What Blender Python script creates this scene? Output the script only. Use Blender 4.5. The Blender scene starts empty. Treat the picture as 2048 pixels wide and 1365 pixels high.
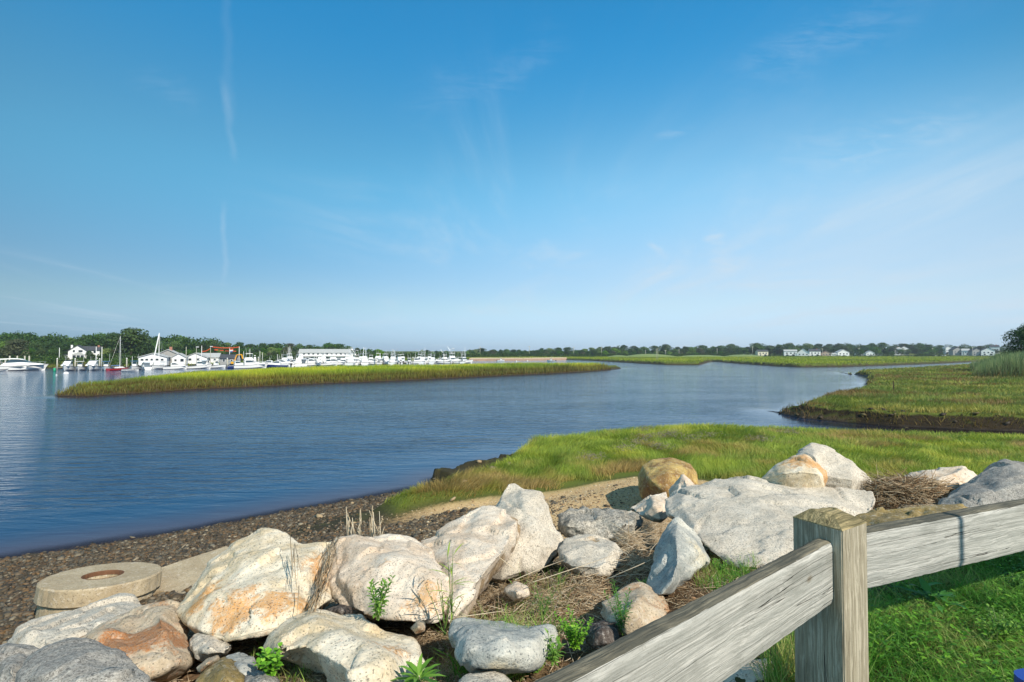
import bpy, bmesh, math, random
import numpy as np
from mathutils import Vector, Matrix
from mathutils.geometry import delaunay_2d_cdt
random.seed(7); rng = np.random.default_rng(7)
R = math.radians
SC = bpy.context.scene; COL = SC.collection
# ---------------------------------------------------------------- camera
H = 4.5; F = 1024.0; PITCH = math.atan((706.0 - 682.5) / F)
cam_d = bpy.data.cameras.new('camera'); cam = bpy.data.objects.new('camera', cam_d); COL.objects.link(cam)
cam_d.sensor_width = 36; cam_d.lens = 18.0; cam_d.clip_start = 0.05; cam_d.clip_end = 6000
cam.location = (0, 0, H); cam.rotation_euler = (R(90) + PITCH, 0, 0); SC.camera = cam
SC.render.resolution_x = 1024; SC.render.resolution_y = 682
# ---------------------------------------------------------------- light
SUN_AZ, SUN_EL = 42.0, 40.0            # azimuth: degrees to the right of straight behind the camera
sd = Vector((math.sin(R(SUN_AZ)) * math.cos(R(SUN_EL)), -math.cos(R(SUN_AZ)) * math.cos(R(SUN_EL)), math.sin(R(SUN_EL))))
sl = bpy.data.lights.new('sun', 'SUN'); sun = bpy.data.objects.new('sun', sl); COL.objects.link(sun)
sl.energy = 4.9; sl.angle = R(0.53); sl.color = (1.0, 0.93, 0.82)
sun.rotation_euler = sd.to_track_quat('Z', 'Y').to_euler()
w = bpy.data.worlds.new('World'); SC.world = w; w.use_nodes = True
SC.view_settings.view_transform = 'Standard'; SC.view_settings.look = 'None'
SC.view_settings.exposure = 0.2; SC.view_settings.gamma = 1.0
try: SC.view_settings.use_curve_mapping = False
except Exception: pass
SC.cycles.max_bounces = 6; SC.cycles.diffuse_bounces = 2; SC.cycles.glossy_bounces = 3
SC.cycles.transparent_max_bounces = 8; SC.cycles.use_adaptive_sampling = True

class NT:
    def __init__(s, t): s.t = t; s.N = t.nodes; s.L = t.links
    def n(s, typ, **k):
        o = s.N.new(typ)
        for a, b in k.items():
            if a.startswith('i_'):
                key = a[2:]; key = int(key) if key.isdigit() else key
                s.put(o.inputs[key], b)
            else: setattr(o, a, b)
        return o
    def put(s, sock, v):
        if isinstance(v, bpy.types.NodeSocket): s.L.new(v, sock)
        else:
            if sock.type == 'RGBA' and len(v) == 3: v = (*v, 1)
            sock.default_value = v
    def m(s, op, a, b=0.5, c=None, clamp=False):
        o = s.N.new('ShaderNodeMath'); o.operation = op; o.use_clamp = clamp
        s.put(o.inputs[0], a); s.put(o.inputs[1], b)
        if c is not None: s.put(o.inputs[2], c)
        return o.outputs[0]
    def ss(s, v, a, b, x0=0.0, x1=1.0):
        o = s.N.new('ShaderNodeMapRange'); o.interpolation_type = 'SMOOTHSTEP'
        s.put(o.inputs[0], v); s.put(o.inputs[1], a); s.put(o.inputs[2], b); s.put(o.inputs[3], x0); s.put(o.inputs[4], x1)
        return o.outputs[0]
    def mix(s, f, a, b, bt='MIX'):
        o = s.N.new('ShaderNodeMix'); o.data_type = 'RGBA'; o.blend_type = bt
        s.put(o.inputs[0], f); s.put(o.inputs[6], a); s.put(o.inputs[7], b)
        return o.outputs[2]
    def noise(s, vec, scale, detail=4, rough=0.55, dist=0.0, w=None):
        o = s.N.new('ShaderNodeTexNoise'); o.inputs['Scale'].default_value = scale
        o.inputs['Detail'].default_value = detail; o.inputs['Roughness'].default_value = rough; o.inputs['Distortion'].default_value = dist
        if vec is not None: s.L.new(vec, o.inputs['Vector'])
        return o.outputs[0]
    def mapping(s, vec, scale=(1, 1, 1), rot=(0, 0, 0), loc=(0, 0, 0)):
        o = s.N.new('ShaderNodeMapping'); s.L.new(vec, o.inputs[0])
        o.inputs['Scale'].default_value = scale; o.inputs['Rotation'].default_value = rot; o.inputs['Location'].default_value = loc
        return o.outputs[0]
def C(r, g, b):
    f = lambda c: (c / 255 / 12.92) if c / 255 <= 0.04045 else ((c / 255 + 0.055) / 1.055) ** 2.4
    return (f(r), f(g), f(b))

# sky: physical sky, tinted by height, with thin cirrus and an old contrail, all laid out on sky directions
t = NT(w.node_tree); t.N.clear()
sky = t.n('ShaderNodeTexSky', sky_type='NISHITA', sun_disc=False, sun_elevation=R(SUN_EL), sun_rotation=R(180 + SUN_AZ))
sky.altitude = 0; sky.air_density = 1.0; sky.dust_density = 0.6; sky.ozone_density = 3.0
tc = t.n('ShaderNodeTexCoord'); sep = t.n('ShaderNodeSeparateXYZ', i_0=tc.outputs['Generated'])
X, Y, Z = sep.outputs
zz = t.m('ADD', t.m('MAXIMUM', Z, 0.0), 0.06)
comb = t.n('ShaderNodeCombineXYZ', i_0=t.m('DIVIDE', X, zz), i_1=t.m('DIVIDE', Y, zz), i_2=0.0)
pl = comb.outputs[0]
mp = t.mapping(pl, scale=(0.9, 0.32, 1), rot=(0, 0, R(-38)), loc=(3.1, 0.7, 0))
n1 = t.noise(mp, 1.1, 9, 0.62, 0.9)
mp2 = t.mapping(pl, scale=(0.28, 0.16, 1), rot=(0, 0, R(-30)), loc=(0.4, 5.2, 0))
n2 = t.noise(mp2, 1.0, 3, 0.5, 0.3)
mp3 = t.mapping(pl, scale=(4.5, 0.9, 1), rot=(0, 0, R(-52)), loc=(7, 1, 0))
n3 = t.noise(mp3, 1.2, 8, 0.68, 0.6)
thin = t.m('MULTIPLY', t.ss(n1, 0.46, 0.86), t.ss(n2, 0.40, 0.66))
thin = t.m('MULTIPLY', thin, t.m('ADD', 0.45, t.m('MULTIPLY', n3, 1.1)))
# broad veil to the right, low
hx = t.m('DIVIDE', X, t.m('MAXIMUM', Y, 0.05)); hz = t.m('DIVIDE', Z, t.m('MAXIMUM', Y, 0.05))
veil = t.m('MULTIPLY', t.ss(t.m('ADD', hx, t.m('MULTIPLY', hz, -1.7)), -0.95, 0.55), t.ss(hz, 0.66, 0.12))
veil = t.m('MULTIPLY', veil, t.m('ADD', 0.62, t.m('MULTIPLY', n1, 0.6)))
# contrail, a broken thin ribbon overhead whose plane is seen on edge
wob = t.noise(tc.outputs['Generated'], 9.0, 5, 0.6)
ux = t.m('ADD', t.m('ADD', hx, 0.563), t.m('MULTIPLY', t.m('SUBTRACT', wob, 0.5), 0.05))
def seg(z0, z1, wd, sl_, am):
    a = t.m('ABSOLUTE', t.m('ADD', ux, t.m('MULTIPLY', t.m('SUBTRACT', hz, (z0 + z1) / 2), sl_)))
    a = t.ss(a, wd, 0.0)
    b = t.m('MULTIPLY', t.ss(hz, z0, z0 + 0.05), t.ss(hz, z1, z1 - 0.05))
    return t.m('MULTIPLY', t.m('MULTIPLY', a, b), am)
trail = t.m('ADD', t.m('ADD', seg(0.44, 0.75, 0.018, 0.02, 0.05), seg(0.36, 0.56, 0.012, 0.12, 0.09)), seg(0.12, 0.31, 0.010, 0.05, 0.14))
trail = t.m('MULTIPLY', trail, t.m('ADD', 0.3, t.m('MULTIPLY', n3, 1.4)))
wfr = t.ss(t.noise(t.mapping(t.n('ShaderNodeCombineXYZ', i_0=hx, i_1=hz, i_2=0.0).outputs[0], scale=(9, 40, 1), rot=(0, 0, R(-24))), 1.0, 6, .65, .8), .32, .75)
def wisp(px0, py0, px1, py1, wd, am):
    x0, z0, x1, z1 = (px0 - 1024) / 1024, (706 - py0) / 1024, (px1 - 1024) / 1024, (706 - py1) / 1024
    L_ = math.hypot(x1 - x0, z1 - z0); c_, s_ = (x1 - x0) / L_, (z1 - z0) / L_
    dx = t.m('SUBTRACT', hx, (x0 + x1) / 2); dz = t.m('SUBTRACT', hz, (z0 + z1) / 2)
    u_ = t.m('ADD', t.m('MULTIPLY', dx, c_), t.m('MULTIPLY', dz, s_)); v_ = t.m('ADD', t.m('MULTIPLY', dx, -s_), t.m('MULTIPLY', dz, c_))
    v_ = t.m('ADD', v_, t.m('MULTIPLY', t.m('SUBTRACT', wob, .5), wd * 2.5))
    return t.m('MULTIPLY', t.m('MULTIPLY', t.m('MULTIPLY', t.ss(t.m('ABSOLUTE', u_), L_ / 2, L_ * .12), t.ss(t.m('ABSOLUTE', v_), wd, 0.0)), wfr), am)
for wq_ in ((760, 225, 1180, 70, .07, .11), (1290, 285, 1410, 240, .014, .18), (1400, 170, 1900, -20, .07, .15), (1400, 480, 1460, 466, .010, .4), (1290, 480, 1345, 520, .012, .35), (1420, 470, 1470, 560, .03, .35), (240, 120, 400, 240, .05, .07), (300, 574, 470, 566, .006, .35), (1100, 520, 1200, 495, .012, .3), (1250, 590, 1850, 535, .02, .3), (1500, 330, 2048, 230, .07, .22)):
    trail = t.m('ADD', trail, wisp(*wq_))
cl = t.m('MINIMUM', t.m('ADD', t.m('ADD', t.m('MULTIPLY', thin, 0.5), t.m('MULTIPLY', veil, 0.72)), trail), 0.9)
hs = t.n('ShaderNodeHueSaturation', i_Saturation=1.22, i_Value=1.0, i_Hue=0.492, i_Color=sky.outputs[0])
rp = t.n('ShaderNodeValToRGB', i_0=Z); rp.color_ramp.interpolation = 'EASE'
els = [(0.0, (.46, .74, 1.32)), (0.10, (.86, .91, .97)), (0.33, (1.06, 1.42, 1.26)), (0.56, (.52, 1.42, 1.46)), (0.72, (1.1, 1.15, .95)), (1.0, (1.6, 1.25, .95))]  # unseen overhead sky warmed on purpose to make the ambient light less blue
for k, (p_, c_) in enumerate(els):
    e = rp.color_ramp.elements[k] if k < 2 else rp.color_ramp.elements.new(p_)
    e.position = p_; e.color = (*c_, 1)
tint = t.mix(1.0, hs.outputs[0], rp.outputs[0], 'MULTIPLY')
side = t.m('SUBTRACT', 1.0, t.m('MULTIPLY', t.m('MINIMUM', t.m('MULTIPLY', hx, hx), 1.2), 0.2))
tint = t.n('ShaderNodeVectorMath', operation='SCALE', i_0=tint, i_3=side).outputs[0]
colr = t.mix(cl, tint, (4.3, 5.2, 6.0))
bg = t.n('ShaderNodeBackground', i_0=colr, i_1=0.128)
t.L.new(bg.outputs[0], t.n('ShaderNodeOutputWorld').inputs[0])

# ---------------------------------------------------------------- helpers
def ray(px, py):
    cx = (px - 1024) / F; cy = (682.5 - py) / F; c, s = math.cos(PITCH), math.sin(PITCH)
    return Vector((cx, c - s * cy, s + c * cy))
def PZ(px, py, z):
    d = ray(px, py); k = (z - H) / d.z; return Vector((d.x * k, d.y * k, z))
def PD(px, py, D):
    d = ray(px, py); k = D / d.y; return Vector((d.x * k, D, H + d.z * k))
def hsh(ix, iy, iz):
    n = (ix * 374761393 + iy * 668265263 + iz * 2147483647 // 7 + iz * 974634777) & 0xFFFFFFFF
    n = ((n ^ (n >> 13)) * 1274126177) & 0xFFFFFFFF
    return ((n ^ (n >> 16)) & 0xFFFF) / 65535.0
def vn(x, y, z=None):
    x = np.asarray(x, float); y = np.asarray(y, float); z = np.zeros_like(x) if z is None else np.asarray(z, float)
    ix, iy, iz = np.floor(x).astype(np.int64), np.floor(y).astype(np.int64), np.floor(z).astype(np.int64)
    fx, fy, fz = x - ix, y - iy, z - iz
    fx, fy, fz = [f * f * (3 - 2 * f) for f in (fx, fy, fz)]
    r = 0
    for a in (0, 1):
        for b in (0, 1):
            for c in (0, 1):
                r = r + hsh(ix + a, iy + b, iz + c) * (fx if a else 1 - fx) * (fy if b else 1 - fy) * (fz if c else 1 - fz)
    return r
def fbm(x, y, z=None, o=4, g=0.5):
    r = 0; a = 1; s = 0; k = 1.0
    z = np.zeros_like(np.asarray(x, float)) if z is None else z
    for i in range(o):
        r = r + a * vn(x * k + i * 17.3, y * k + i * 5.1, z * k + i * 9.7); s += a; a *= g; k *= 2.03
    return r / s
def sstep(v, a, b):
    q = np.clip((v - a) / (b - a), 0, 1); return q * q * (3 - 2 * q)
def mesh_np(name, V, Fq, mat, colr=None, smooth=False, attrs=None):
    """V (n,3); Fq list of arrays (k,3) / (k,4)"""
    me = bpy.data.meshes.new(name); V = np.asarray(V, np.float32)
    Fq = [np.asarray(f, np.int32) for f in Fq if len(f)]
    nl = sum(f.size for f in Fq); npoly = sum(len(f) for f in Fq)
    me.vertices.add(len(V)); me.vertices.foreach_set('co', V.ravel())
    me.loops.add(nl); me.loops.foreach_set('vertex_index', np.concatenate([f.ravel() for f in Fq]))
    me.polygons.add(npoly)
    tot = np.concatenate([np.full(len(f), f.shape[1], np.int32) for f in Fq])
    st = np.concatenate([[0], np.cumsum(tot)[:-1]]).astype(np.int32)
    me.polygons.foreach_set('loop_start', st)
    try: me.polygons.foreach_set('loop_total', tot)
    except Exception: pass
    me.update(calc_edges=True); me.validate()
    if smooth: me.polygons.foreach_set('use_smooth', np.ones(len(me.polygons), bool))
    if colr is not None:
        at = me.color_attributes.new('Col', 'FLOAT_COLOR', 'POINT')
        c4 = np.ones((len(V), 4), np.float32); c4[:, :3] = colr; at.data.foreach_set('color', c4.ravel())
    for k, v in (attrs or {}).items():
        a = me.attributes.new(k, 'FLOAT', 'POINT'); a.data.foreach_set('value', np.asarray(v, np.float32))
    for mm in (mat if isinstance(mat, (list, tuple)) else [mat]): me.materials.append(mm)
    return me
def link(name, me, parent=None, loc=None):
    o = bpy.data.objects.new(name, me); COL.objects.link(o)
    if parent is not None: o.parent = parent
    if loc is not None: o.location = loc
    return o
def tag(o, label=None, cat=None, group=None, kind=None):
    if label: o['label'] = label
    if cat: o['category'] = cat
    if group: o['group'] = group
    if kind: o['kind'] = kind
    return o
def empty(name, loc=(0, 0, 0), rz=0, label=None, cat=None, group=None):
    o = bpy.data.objects.new(name, None); COL.objects.link(o); o.empty_display_size = 0.2
    o.location = loc; o.rotation_euler = (0, 0, rz); return tag(o, label, cat, group)
def kids(o): return [c for c in bpy.data.objects if c.parent == o]
KIDC = {}
def copy_tree(o, parent=None):
    if o not in KIDC: KIDC[o] = kids(o)
    c = o.copy(); COL.objects.link(c); c.parent = parent
    for ch in KIDC[o]: copy_tree(ch, c)
    return c
class MB:
    """collects shapes; build() links them as one mesh object"""
    def __init__(s): s.v = []; s.f = []; s.mi = []
    def add(s, vs, fs, mi=0):
        n = len(s.v); s.v += [tuple(v) for v in vs]; s.f += [tuple(i + n for i in f) for f in fs]; s.mi += [mi] * len(fs); return s
    def box(s, x0, x1, y0, y1, z0, z1, mi=0, M=None):
        vs = [Vector((x, y, z)) for z in (z0, z1) for y in (y0, y1) for x in (x0, x1)]
        if M: vs = [M @ v for v in vs]
        return s.add(vs, [(0, 2, 3, 1), (4, 5, 7, 6), (0, 1, 5, 4), (2, 6, 7, 3), (0, 4, 6, 2), (1, 3, 7, 5)], mi)
    def tube(s, a, b, r0, r1=None, n=6, mi=0):
        a = Vector(a); b = Vector(b); r1 = r0 if r1 is None else r1
        q = (b - a).to_track_quat('Z', 'Y'); vs = []
        for p, r in ((a, r0), (b, r1)):
            for k in range(n):
                an = 2 * math.pi * k / n; vs.append(p + q @ Vector((math.cos(an) * r, math.sin(an) * r, 0)))
        fs = [(k, (k + 1) % n, n + (k + 1) % n, n + k) for k in range(n)] + [tuple(range(n - 1, -1, -1)), tuple(range(n, 2 * n))]
        return s.add(vs, fs, mi)
    def prism(s, pts, axis, a, b, mi=0):
        n = len(pts); vs = []
        for k in (a, b):
            for p in pts:
                vs.append((k, p[0], p[1]) if axis == 'x' else (p[0], k, p[1]) if axis == 'y' else (p[0], p[1], k))
        return s.add(vs, [(k, (k + 1) % n, n + (k + 1) % n, n + k) for k in range(n)] + [tuple(range(n - 1, -1, -1)), tuple(range(n, 2 * n))], mi)
    def loft(s, rings, mi=0, closed=False, caps=True):
        n = len(rings[0]); vs = [v for r in rings for v in r]; fs = []
        for i in range(len(rings) - 1):
            for k in range(n if closed else n - 1):
                k2 = (k + 1) % n; fs.append((i * n + k, i * n + k2, (i + 1) * n + k2, (i + 1) * n + k))
        if caps: fs += [tuple(range(n - 1, -1, -1)), tuple((len(rings) - 1) * n + k for k in range(n))]
        return s.add(vs, fs, mi)
    def build(s, name, mat, parent=None, smooth=False):
        me = bpy.data.meshes.new(name); me.from_pydata(s.v, [], s.f)
        for mm in (mat if isinstance(mat, (list, tuple)) else [mat]): me.materials.append(mm)
        me.polygons.foreach_set('material_index', s.mi)
        bm = bmesh.new(); bm.from_mesh(me); bmesh.ops.recalc_face_normals(bm, faces=bm.faces); bm.to_mesh(me); bm.free()
        if smooth: me.polygons.foreach_set('use_smooth', [True] * len(me.polygons))
        me.update(); return link(name, me, parent)

def simple_mat(name, col, rough=0.6, var=0.12, scale=3.0, metallic=0.0, coords='Object', bump=0.0, spec=0.5):
    m = bpy.data.materials.new(name); m.use_nodes = True; t = NT(m.node_tree); b = t.N['Principled BSDF']
    tcx = t.n('ShaderNodeTexCoord'); v = tcx.outputs[coords]
    n = t.noise(v, scale, 4)
    f = t.m('ADD', 1 - var, t.m('MULTIPLY', n, 2 * var))
    cc = t.mix(1.0, (*col, 1), (1, 1, 1), 'MULTIPLY'); o = t.n('ShaderNodeVectorMath', operation='SCALE', i_0=col, i_3=f)
    t.put(b.inputs['Base Color'], o.outputs[0]); b.inputs['Roughness'].default_value = rough; b.inputs['Metallic'].default_value = metallic
    b.inputs['Specular IOR Level'].default_value = spec
    if bump:
        bp = t.n('ShaderNodeBump', i_Strength=bump, i_Distance=0.02, i_Height=n); t.L.new(bp.outputs[0], b.inputs['Normal'])
    return m
def blade_mat(name, trans=0.35, rough=0.55):
    m = bpy.data.materials.new(name); m.use_nodes = True; t = NT(m.node_tree); t.N.remove(t.N['Principled BSDF'])
    a = t.n('ShaderNodeVertexColor', layer_name='Col')
    p = t.n('ShaderNodeBsdfPrincipled', i_0=a.outputs[0]); p.inputs['Roughness'].default_value = rough; p.inputs['Specular IOR Level'].default_value = 0.3
    tr = t.n('ShaderNodeBsdfTranslucent', i_0=a.outputs[0])
    mx = t.n('ShaderNodeMixShader', i_0=trans, i_1=p.outputs[0], i_2=tr.outputs[0])
    t.L.new(mx.outputs[0], t.N['Material Output'].inputs[0]); return m
GRASS = blade_mat('grass_blades', 0.4); LEAF = blade_mat('leaves', 0.3, 0.5)
DRY = blade_mat('dry_stems', 0.1, 0.8)
# ---------------------------------------------------------------- land outline
def xy(pts, z=0.0): return [tuple(PZ(a, b, c[0] if c else z)[:2]) for a, b, *c in pts]
NEAR = [(-90, -45), (-30, -7.5)] + xy([(-300, 1168), (0, 1120), (200, 1090), (400, 1058), (600, 1020), (760, 992), (868, 972)]) + \
    xy([(873, 960), (880, 938, .5), (930, 925, .5), (1035, 899, .5), (1120, 864, 1.15), (1200, 853, 1.15), (1300, 846, 1.15), (1400, 843, 1.15),
        (1540, 848, 1.15), (1700, 853, 1.15), (1850, 858, 1.15), (2048, 862, 1.15), (2300, 868, 1.15)]) + [(60, 22), (120, 24), (300, -30), (0, -200)]
RIGHT = xy([(1545, 823), (1565, 829), (1600, 836), (1700, 846), (1800, 854), (1900, 859), (2048, 864), (2300, 872)]) + [(75, 30), (120, 34), (420, 60), (460, 330), (300, 300)] + \
    xy([(1975, 724.5, 1.4), (1900, 727.5, 1.4), (1790, 733, 1.4), (1700, 738, 1.2), (1679, 742, .3), (1690, 747.5), (1738, 753)]) + \
    xy([(1728, 764, 1.3), (1642, 777, 1.25), (1618, 787, 1.15), (1586, 801, .95), (1545, 811, .5)])
FAR = xy([(1175, 721.5), (1240, 725), (1330, 730), (1400, 730.4), (1414, 725), (1424, 723.5), (1480, 728), (1540, 732), (1600, 735), (1700, 733.8), (1850, 728.5),
          (1925, 725.2), (1968, 723.0)]) + [(330, 318), (620, 420), (900, 900), (-300, 900)] + [(-75, 520)] + xy([(940, 721), (1050, 721.3), (1130, 720)])
LEFT = xy([(-200, 736), (0, 736), (60, 738), (120, 737), (200, 734.5), (300, 734)]) + [(-92, 196), (-70, 235), (-45, 290), (-27, 306), (-26, 420)] + \
    [(-75, 525), (-300, 900), (-900, 900), (-900, 60), (-250, 90)]
ISLE = xy([(103, 793), (170, 794), (300, 786), (400, 779), (500, 775), (640, 768), (800, 762), (960, 754), (1100, 748), (1200, 742), (1243, 737.5)]) + \
    [(PD(a, 730, d)[0], d) for a, d in ((1238, 150), (1200, 146), (1100, 134), (975, 134), (850, 120), (700, 108), (500, 97), (380, 88), (290, 72), (205, 60), (140, 55.5))]
def sdf(x, y, poly):
    x = np.asarray(x, float); y = np.asarray(y, float); d = np.full(x.shape, 1e18); ins = np.zeros(x.shape, bool); n = len(poly)
    for i in range(n):
        x1, y1 = poly[i]; x2, y2 = poly[(i + 1) % n]
        ex, ey = x2 - x1, y2 - y1; wx, wy = x - x1, y - y1
        q = np.clip((wx * ex + wy * ey) / (ex * ex + ey * ey + 1e-12), 0, 1)
        d = np.minimum(d, (wx - q * ex) ** 2 + (wy - q * ey) ** 2)
        c = ((y1 > y) != (y2 > y)) & (x < (x2 - x1) * (y - y1) / ((y2 - y1) if y2 != y1 else 1e-12) + x1)
        ins ^= c
    return np.where(ins, 1, -1) * np.sqrt(d)
MARSH = xy([(760, 1062, .35), (800, 1040, .4), (868, 1002, .5), (930, 972, .6), (985, 950, .7), (1012, 925, .7), (1035, 903, .8), (1075, 868, .6)]) + \
    [(0.5, 30), (70, 40), (70, 8)] + xy([(2100, 1010, 1.3), (1800, 1000, 1.3), (1500, 975, 1.25), (1400, 962, 1.25), (1270, 950, 1.25), (1190, 962, 1.2), (1110, 985, 1.1), (1050, 1000, 1.0), (980, 1012, .8), (860, 1042, .6), (790, 1072, .5)])
PEAT = xy([(873, 955, .25), (876, 938, .5), (930, 924, .5), (1040, 898, .5), (1062, 905, .5), (1010, 950, .4), (960, 958, .3), (905, 970, .2)])
REEDP = [(66.5, 74), (70, 68), (86, 64), (105, 68), (130, 78), (130, 115), (100, 112), (80, 88)]
CX = [-60, -12, -6, -3, -1.6, -.7, 0, .6, 1.5, 3, 6, 12, 60]; CY = [-22, -1.4, 0.7, 1.9, 2.3, 2.5, 2.85, 3.1, 3.35, 4.25, 6.0, 9.0, 26]
DE = [-1, 0, 1.2, 2.5, 3.5, 5, 6, 12]; DZ = [0, .09, .34, .78, 1.22, 1.78, 2.0, 3.5]
def height(x, y):
    x = np.asarray(x, float); y = np.asarray(y, float)
    jag = (fbm(x * 0.9, y * 0.9, o=3) - 0.5) * 1.1 * np.clip(np.hypot(x, y) / 60, 0.12, 1.2)
    n = sdf(x, y, NEAR); r = sdf(x, y, RIGHT) + jag * .6; f = sdf(x, y, FAR) + jag * 1.4; l = sdf(x, y, LEFT) + jag; i = sdf(x, y, ISLE) + jag * .22
    mn = sdf(x, y, MARSH)
    fine = (fbm(x * 1.7, y * 1.7, o=4) - .5)
    sm = sstep(mn, -0.6, 0.5)
    zb = np.where(n > 0, np.minimum(n * 0.17, 1.0 + 0.03 * n), np.maximum(n * 0.22, -1.5)) + fine * 0.05
    zm = np.where(n > 0, np.minimum(np.clip(n, 0, 9) * 1.2, 0.98) + np.clip(n, 0, 9) * 0.035, np.maximum(n * 0.5, -1.5)) + fine * .08
    z = zb * (1 - sm) + zm * sm
    pk = sdf(x, y, PEAT)
    z = np.where(pk > -.1, np.minimum(z, .55), z); z = np.maximum(z, np.where(pk > -0.3, sstep(pk + fine * .5, -0.12, 0.10) * (0.46 + 0.4 * fine) - (pk < 0) * 0.02, -9))
    yc = np.interp(x, CX, CY); e = y - yc
    lawn = 3.02 + 0.06 * (fbm(x * .8, y * .8) - .5) + 0.05 * (fbm(x * 5, y * 5) - .5)
    emb = lawn - .13 * sstep(x, 1.15, .75) - np.interp(e, DE, DZ) * (1 + .9 * sstep(x, 1.4, 3.2) * sstep(e, .3, 2.0)) + fine * 0.16 * sstep(e, -.5, .5)
    z = np.where(n > -0.5, np.maximum(z, emb), z)
    def bank(s, top, k=1.0, rise=0.012, cap=3.0): return np.where(s > 0, np.minimum(s * k, top) + np.minimum(np.clip(s - 1, 0, None) * rise, cap), np.maximum(s * 0.35, -2))
    stepn = fbm(x * .5, y * .5, o=3)
    z = np.maximum(z, bank(r, 0.72 + .2 * stepn, .8, 0.006, 0.35) + (r > 0) * fine * 0.16)
    z = np.maximum(z, bank(f, 0.95 + .2 * stepn, .8, 0.0006, 0.5) + (f > 0) * fine * 0.1)
    lb = bank(l, 0.35, .12, 0.028, 1.6); z = np.maximum(z, lb + (l > 0) * fine * .2)
    z = np.maximum(z, bank(i, 0.85 + .2 * stepn, .6, 0.01, 0.2) + (i > 0) * fine * .1)
    rp = sdf(x, y, REEDP); z = z + 0.9 * sstep(rp, -1, 5)
    d = np.hypot(x, y); z = z + 6 * sstep(d, 620, 900) * (z > 0) * (y > 0)
    return z
def hz1(x, y): return float(height(np.array([x]), np.array([y]))[0])
def GP(px, py, up=0.0):
    """the point of the ground seen at a pixel"""
    d = ray(px, py); ts = np.exp(np.linspace(math.log(1.0), math.log(700), 900))
    zz_ = H + d.z * ts - height(d.x * ts, d.y * ts) - up
    k = np.argmax(zz_ < 0)
    if zz_[k] >= 0: k = len(ts) - 1
    t0, t1 = ts[max(k - 1, 0)], ts[k]; q = np.linspace(t0, t1, 40)
    zq = H + d.z * q - height(d.x * q, d.y * q) - up; j = np.argmax(zq < 0); tt = q[j]
    return Vector((d.x * tt, d.y * tt, H + d.z * tt))
# ground sheet: fine near the viewpoint, coarse far away, closed all round
ang = np.concatenate([np.linspace(-180, -60, 90, endpoint=False), np.linspace(-60, 60, 1000), np.linspace(60, 180, 90)[1:]])
ang = R(1) * ang
rad = np.concatenate([np.exp(np.linspace(math.log(0.4), math.log(40), 520, endpoint=False)), np.exp(np.linspace(math.log(40), math.log(1600), 420))])
A, RR = np.meshgrid(ang, rad); gx = RR * np.sin(A); gy = RR * np.cos(A); gz = height(gx, gy)
nr, na = gx.shape
V = np.stack([gx.ravel(), gy.ravel(), gz.ravel()], 1)
idx = np.arange(nr * na).reshape(nr, na)
Fq = np.stack([idx[:-1, :-1], idx[:-1, 1:], idx[1:, 1:], idx[1:, :-1]], -1).reshape(-1, 4)[:, ::-1]
V = np.vstack([V, [[0, 0, hz1(0, 0.01)]]]); cen = len(V) - 1
Ft = np.stack([idx[0, 1:], idx[0, :-1], np.full(na - 1, cen)], 1)[:, ::-1]
px_, py_ = V[:, 0], V[:, 1]
mn = sdf(px_, py_, MARSH); nn = sdf(px_, py_, NEAR); other = np.maximum.reduce([sdf(px_, py_, p) for p in (RIGHT, FAR, LEFT, ISLE)])
e_ = py_ - np.interp(px_, CX, CY)
edge = sstep(e_ + (fbm(px_ * 3, py_ * 3) - .5) * 1.0, -0.6, -0.1)
m_marsh = np.maximum(sstep(mn, -0.3, 0.3), (other > 0.5) * 1.0)
m_lawn = (1 - edge) * (nn > 0)
# pebble shingle on the left beach, coarse sand in the middle, dark mud between
sand_c = PZ(1195, 1005, 1.3)
m_sand = np.exp(-(((px_ - sand_c.x - .4) / 4.2) ** 2 + ((py_ - sand_c.y) / 3.6) ** 2)) * (1 - sstep(mn, -.2, .2))
mud_c = PZ(735, 1040, .42)
def mudm(x, y, w=.85): dx, dy = x - mud_c.x, y - mud_c.y; return np.exp(-((dx * .58 + dy * .81) / 3.0) ** 4 - ((dx * .81 - dy * .58) / w) ** 2)
m_mud = mudm(px_, py_, 1.0)
pkm = sstep(sdf(px_, py_, PEAT), -.4, .1); m_mud = np.maximum(m_mud, pkm)
m_soil = sstep(3.9 - e_ + (fbm(px_ * 2, py_ * 2) - .5), 0, .8) * edge
gm = bpy.data.materials.new('ground_cover'); gm.use_nodes = True; t = NT(gm.node_tree); b = t.N['Principled BSDF']
tcx = t.n('ShaderNodeTexCoord'); ob = tcx.outputs['Object']; geo = t.n('ShaderNodeNewGeometry')
at = lambda k: t.n('ShaderNodeAttribute', attribute_name=k).outputs['Fac']
sz = t.n('ShaderNodeSeparateXYZ', i_0=ob).outputs[2]; nz = t.n('ShaderNodeSeparateXYZ', i_0=geo.outputs['Normal']).outputs[2]
na_, nb_, nc_ = t.noise(ob, 1.3, 5), t.noise(ob, 14, 5), t.noise(ob, 70, 4)
vor = t.n('ShaderNodeTexVoronoi', i_Scale=24.0, i_Vector=ob); vc = t.n('ShaderNodeSeparateColor', i_0=vor.outputs['Color'])
peb = t.mix(vc.outputs[0], C(50, 42, 30), C(96, 82, 58)); peb = t.mix(t.m('MULTIPLY', t.ss(vor.outputs['Distance'], .35, .75), .8), peb, C(38, 32, 24))
sandc = t.mix(nb_, C(206, 178, 132), C(160, 130, 88)); sandc = t.mix(t.ss(nc_, .55, .7), sandc, C(222, 204, 170)); sandc = t.mix(t.ss(nc_, .40, .30), sandc, C(88, 66, 44))
mudc = t.mix(nb_, C(66, 60, 36), C(36, 34, 22)); mudc = t.mix(t.ss(na_, .5, .62), mudc, C(80, 78, 42))
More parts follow.
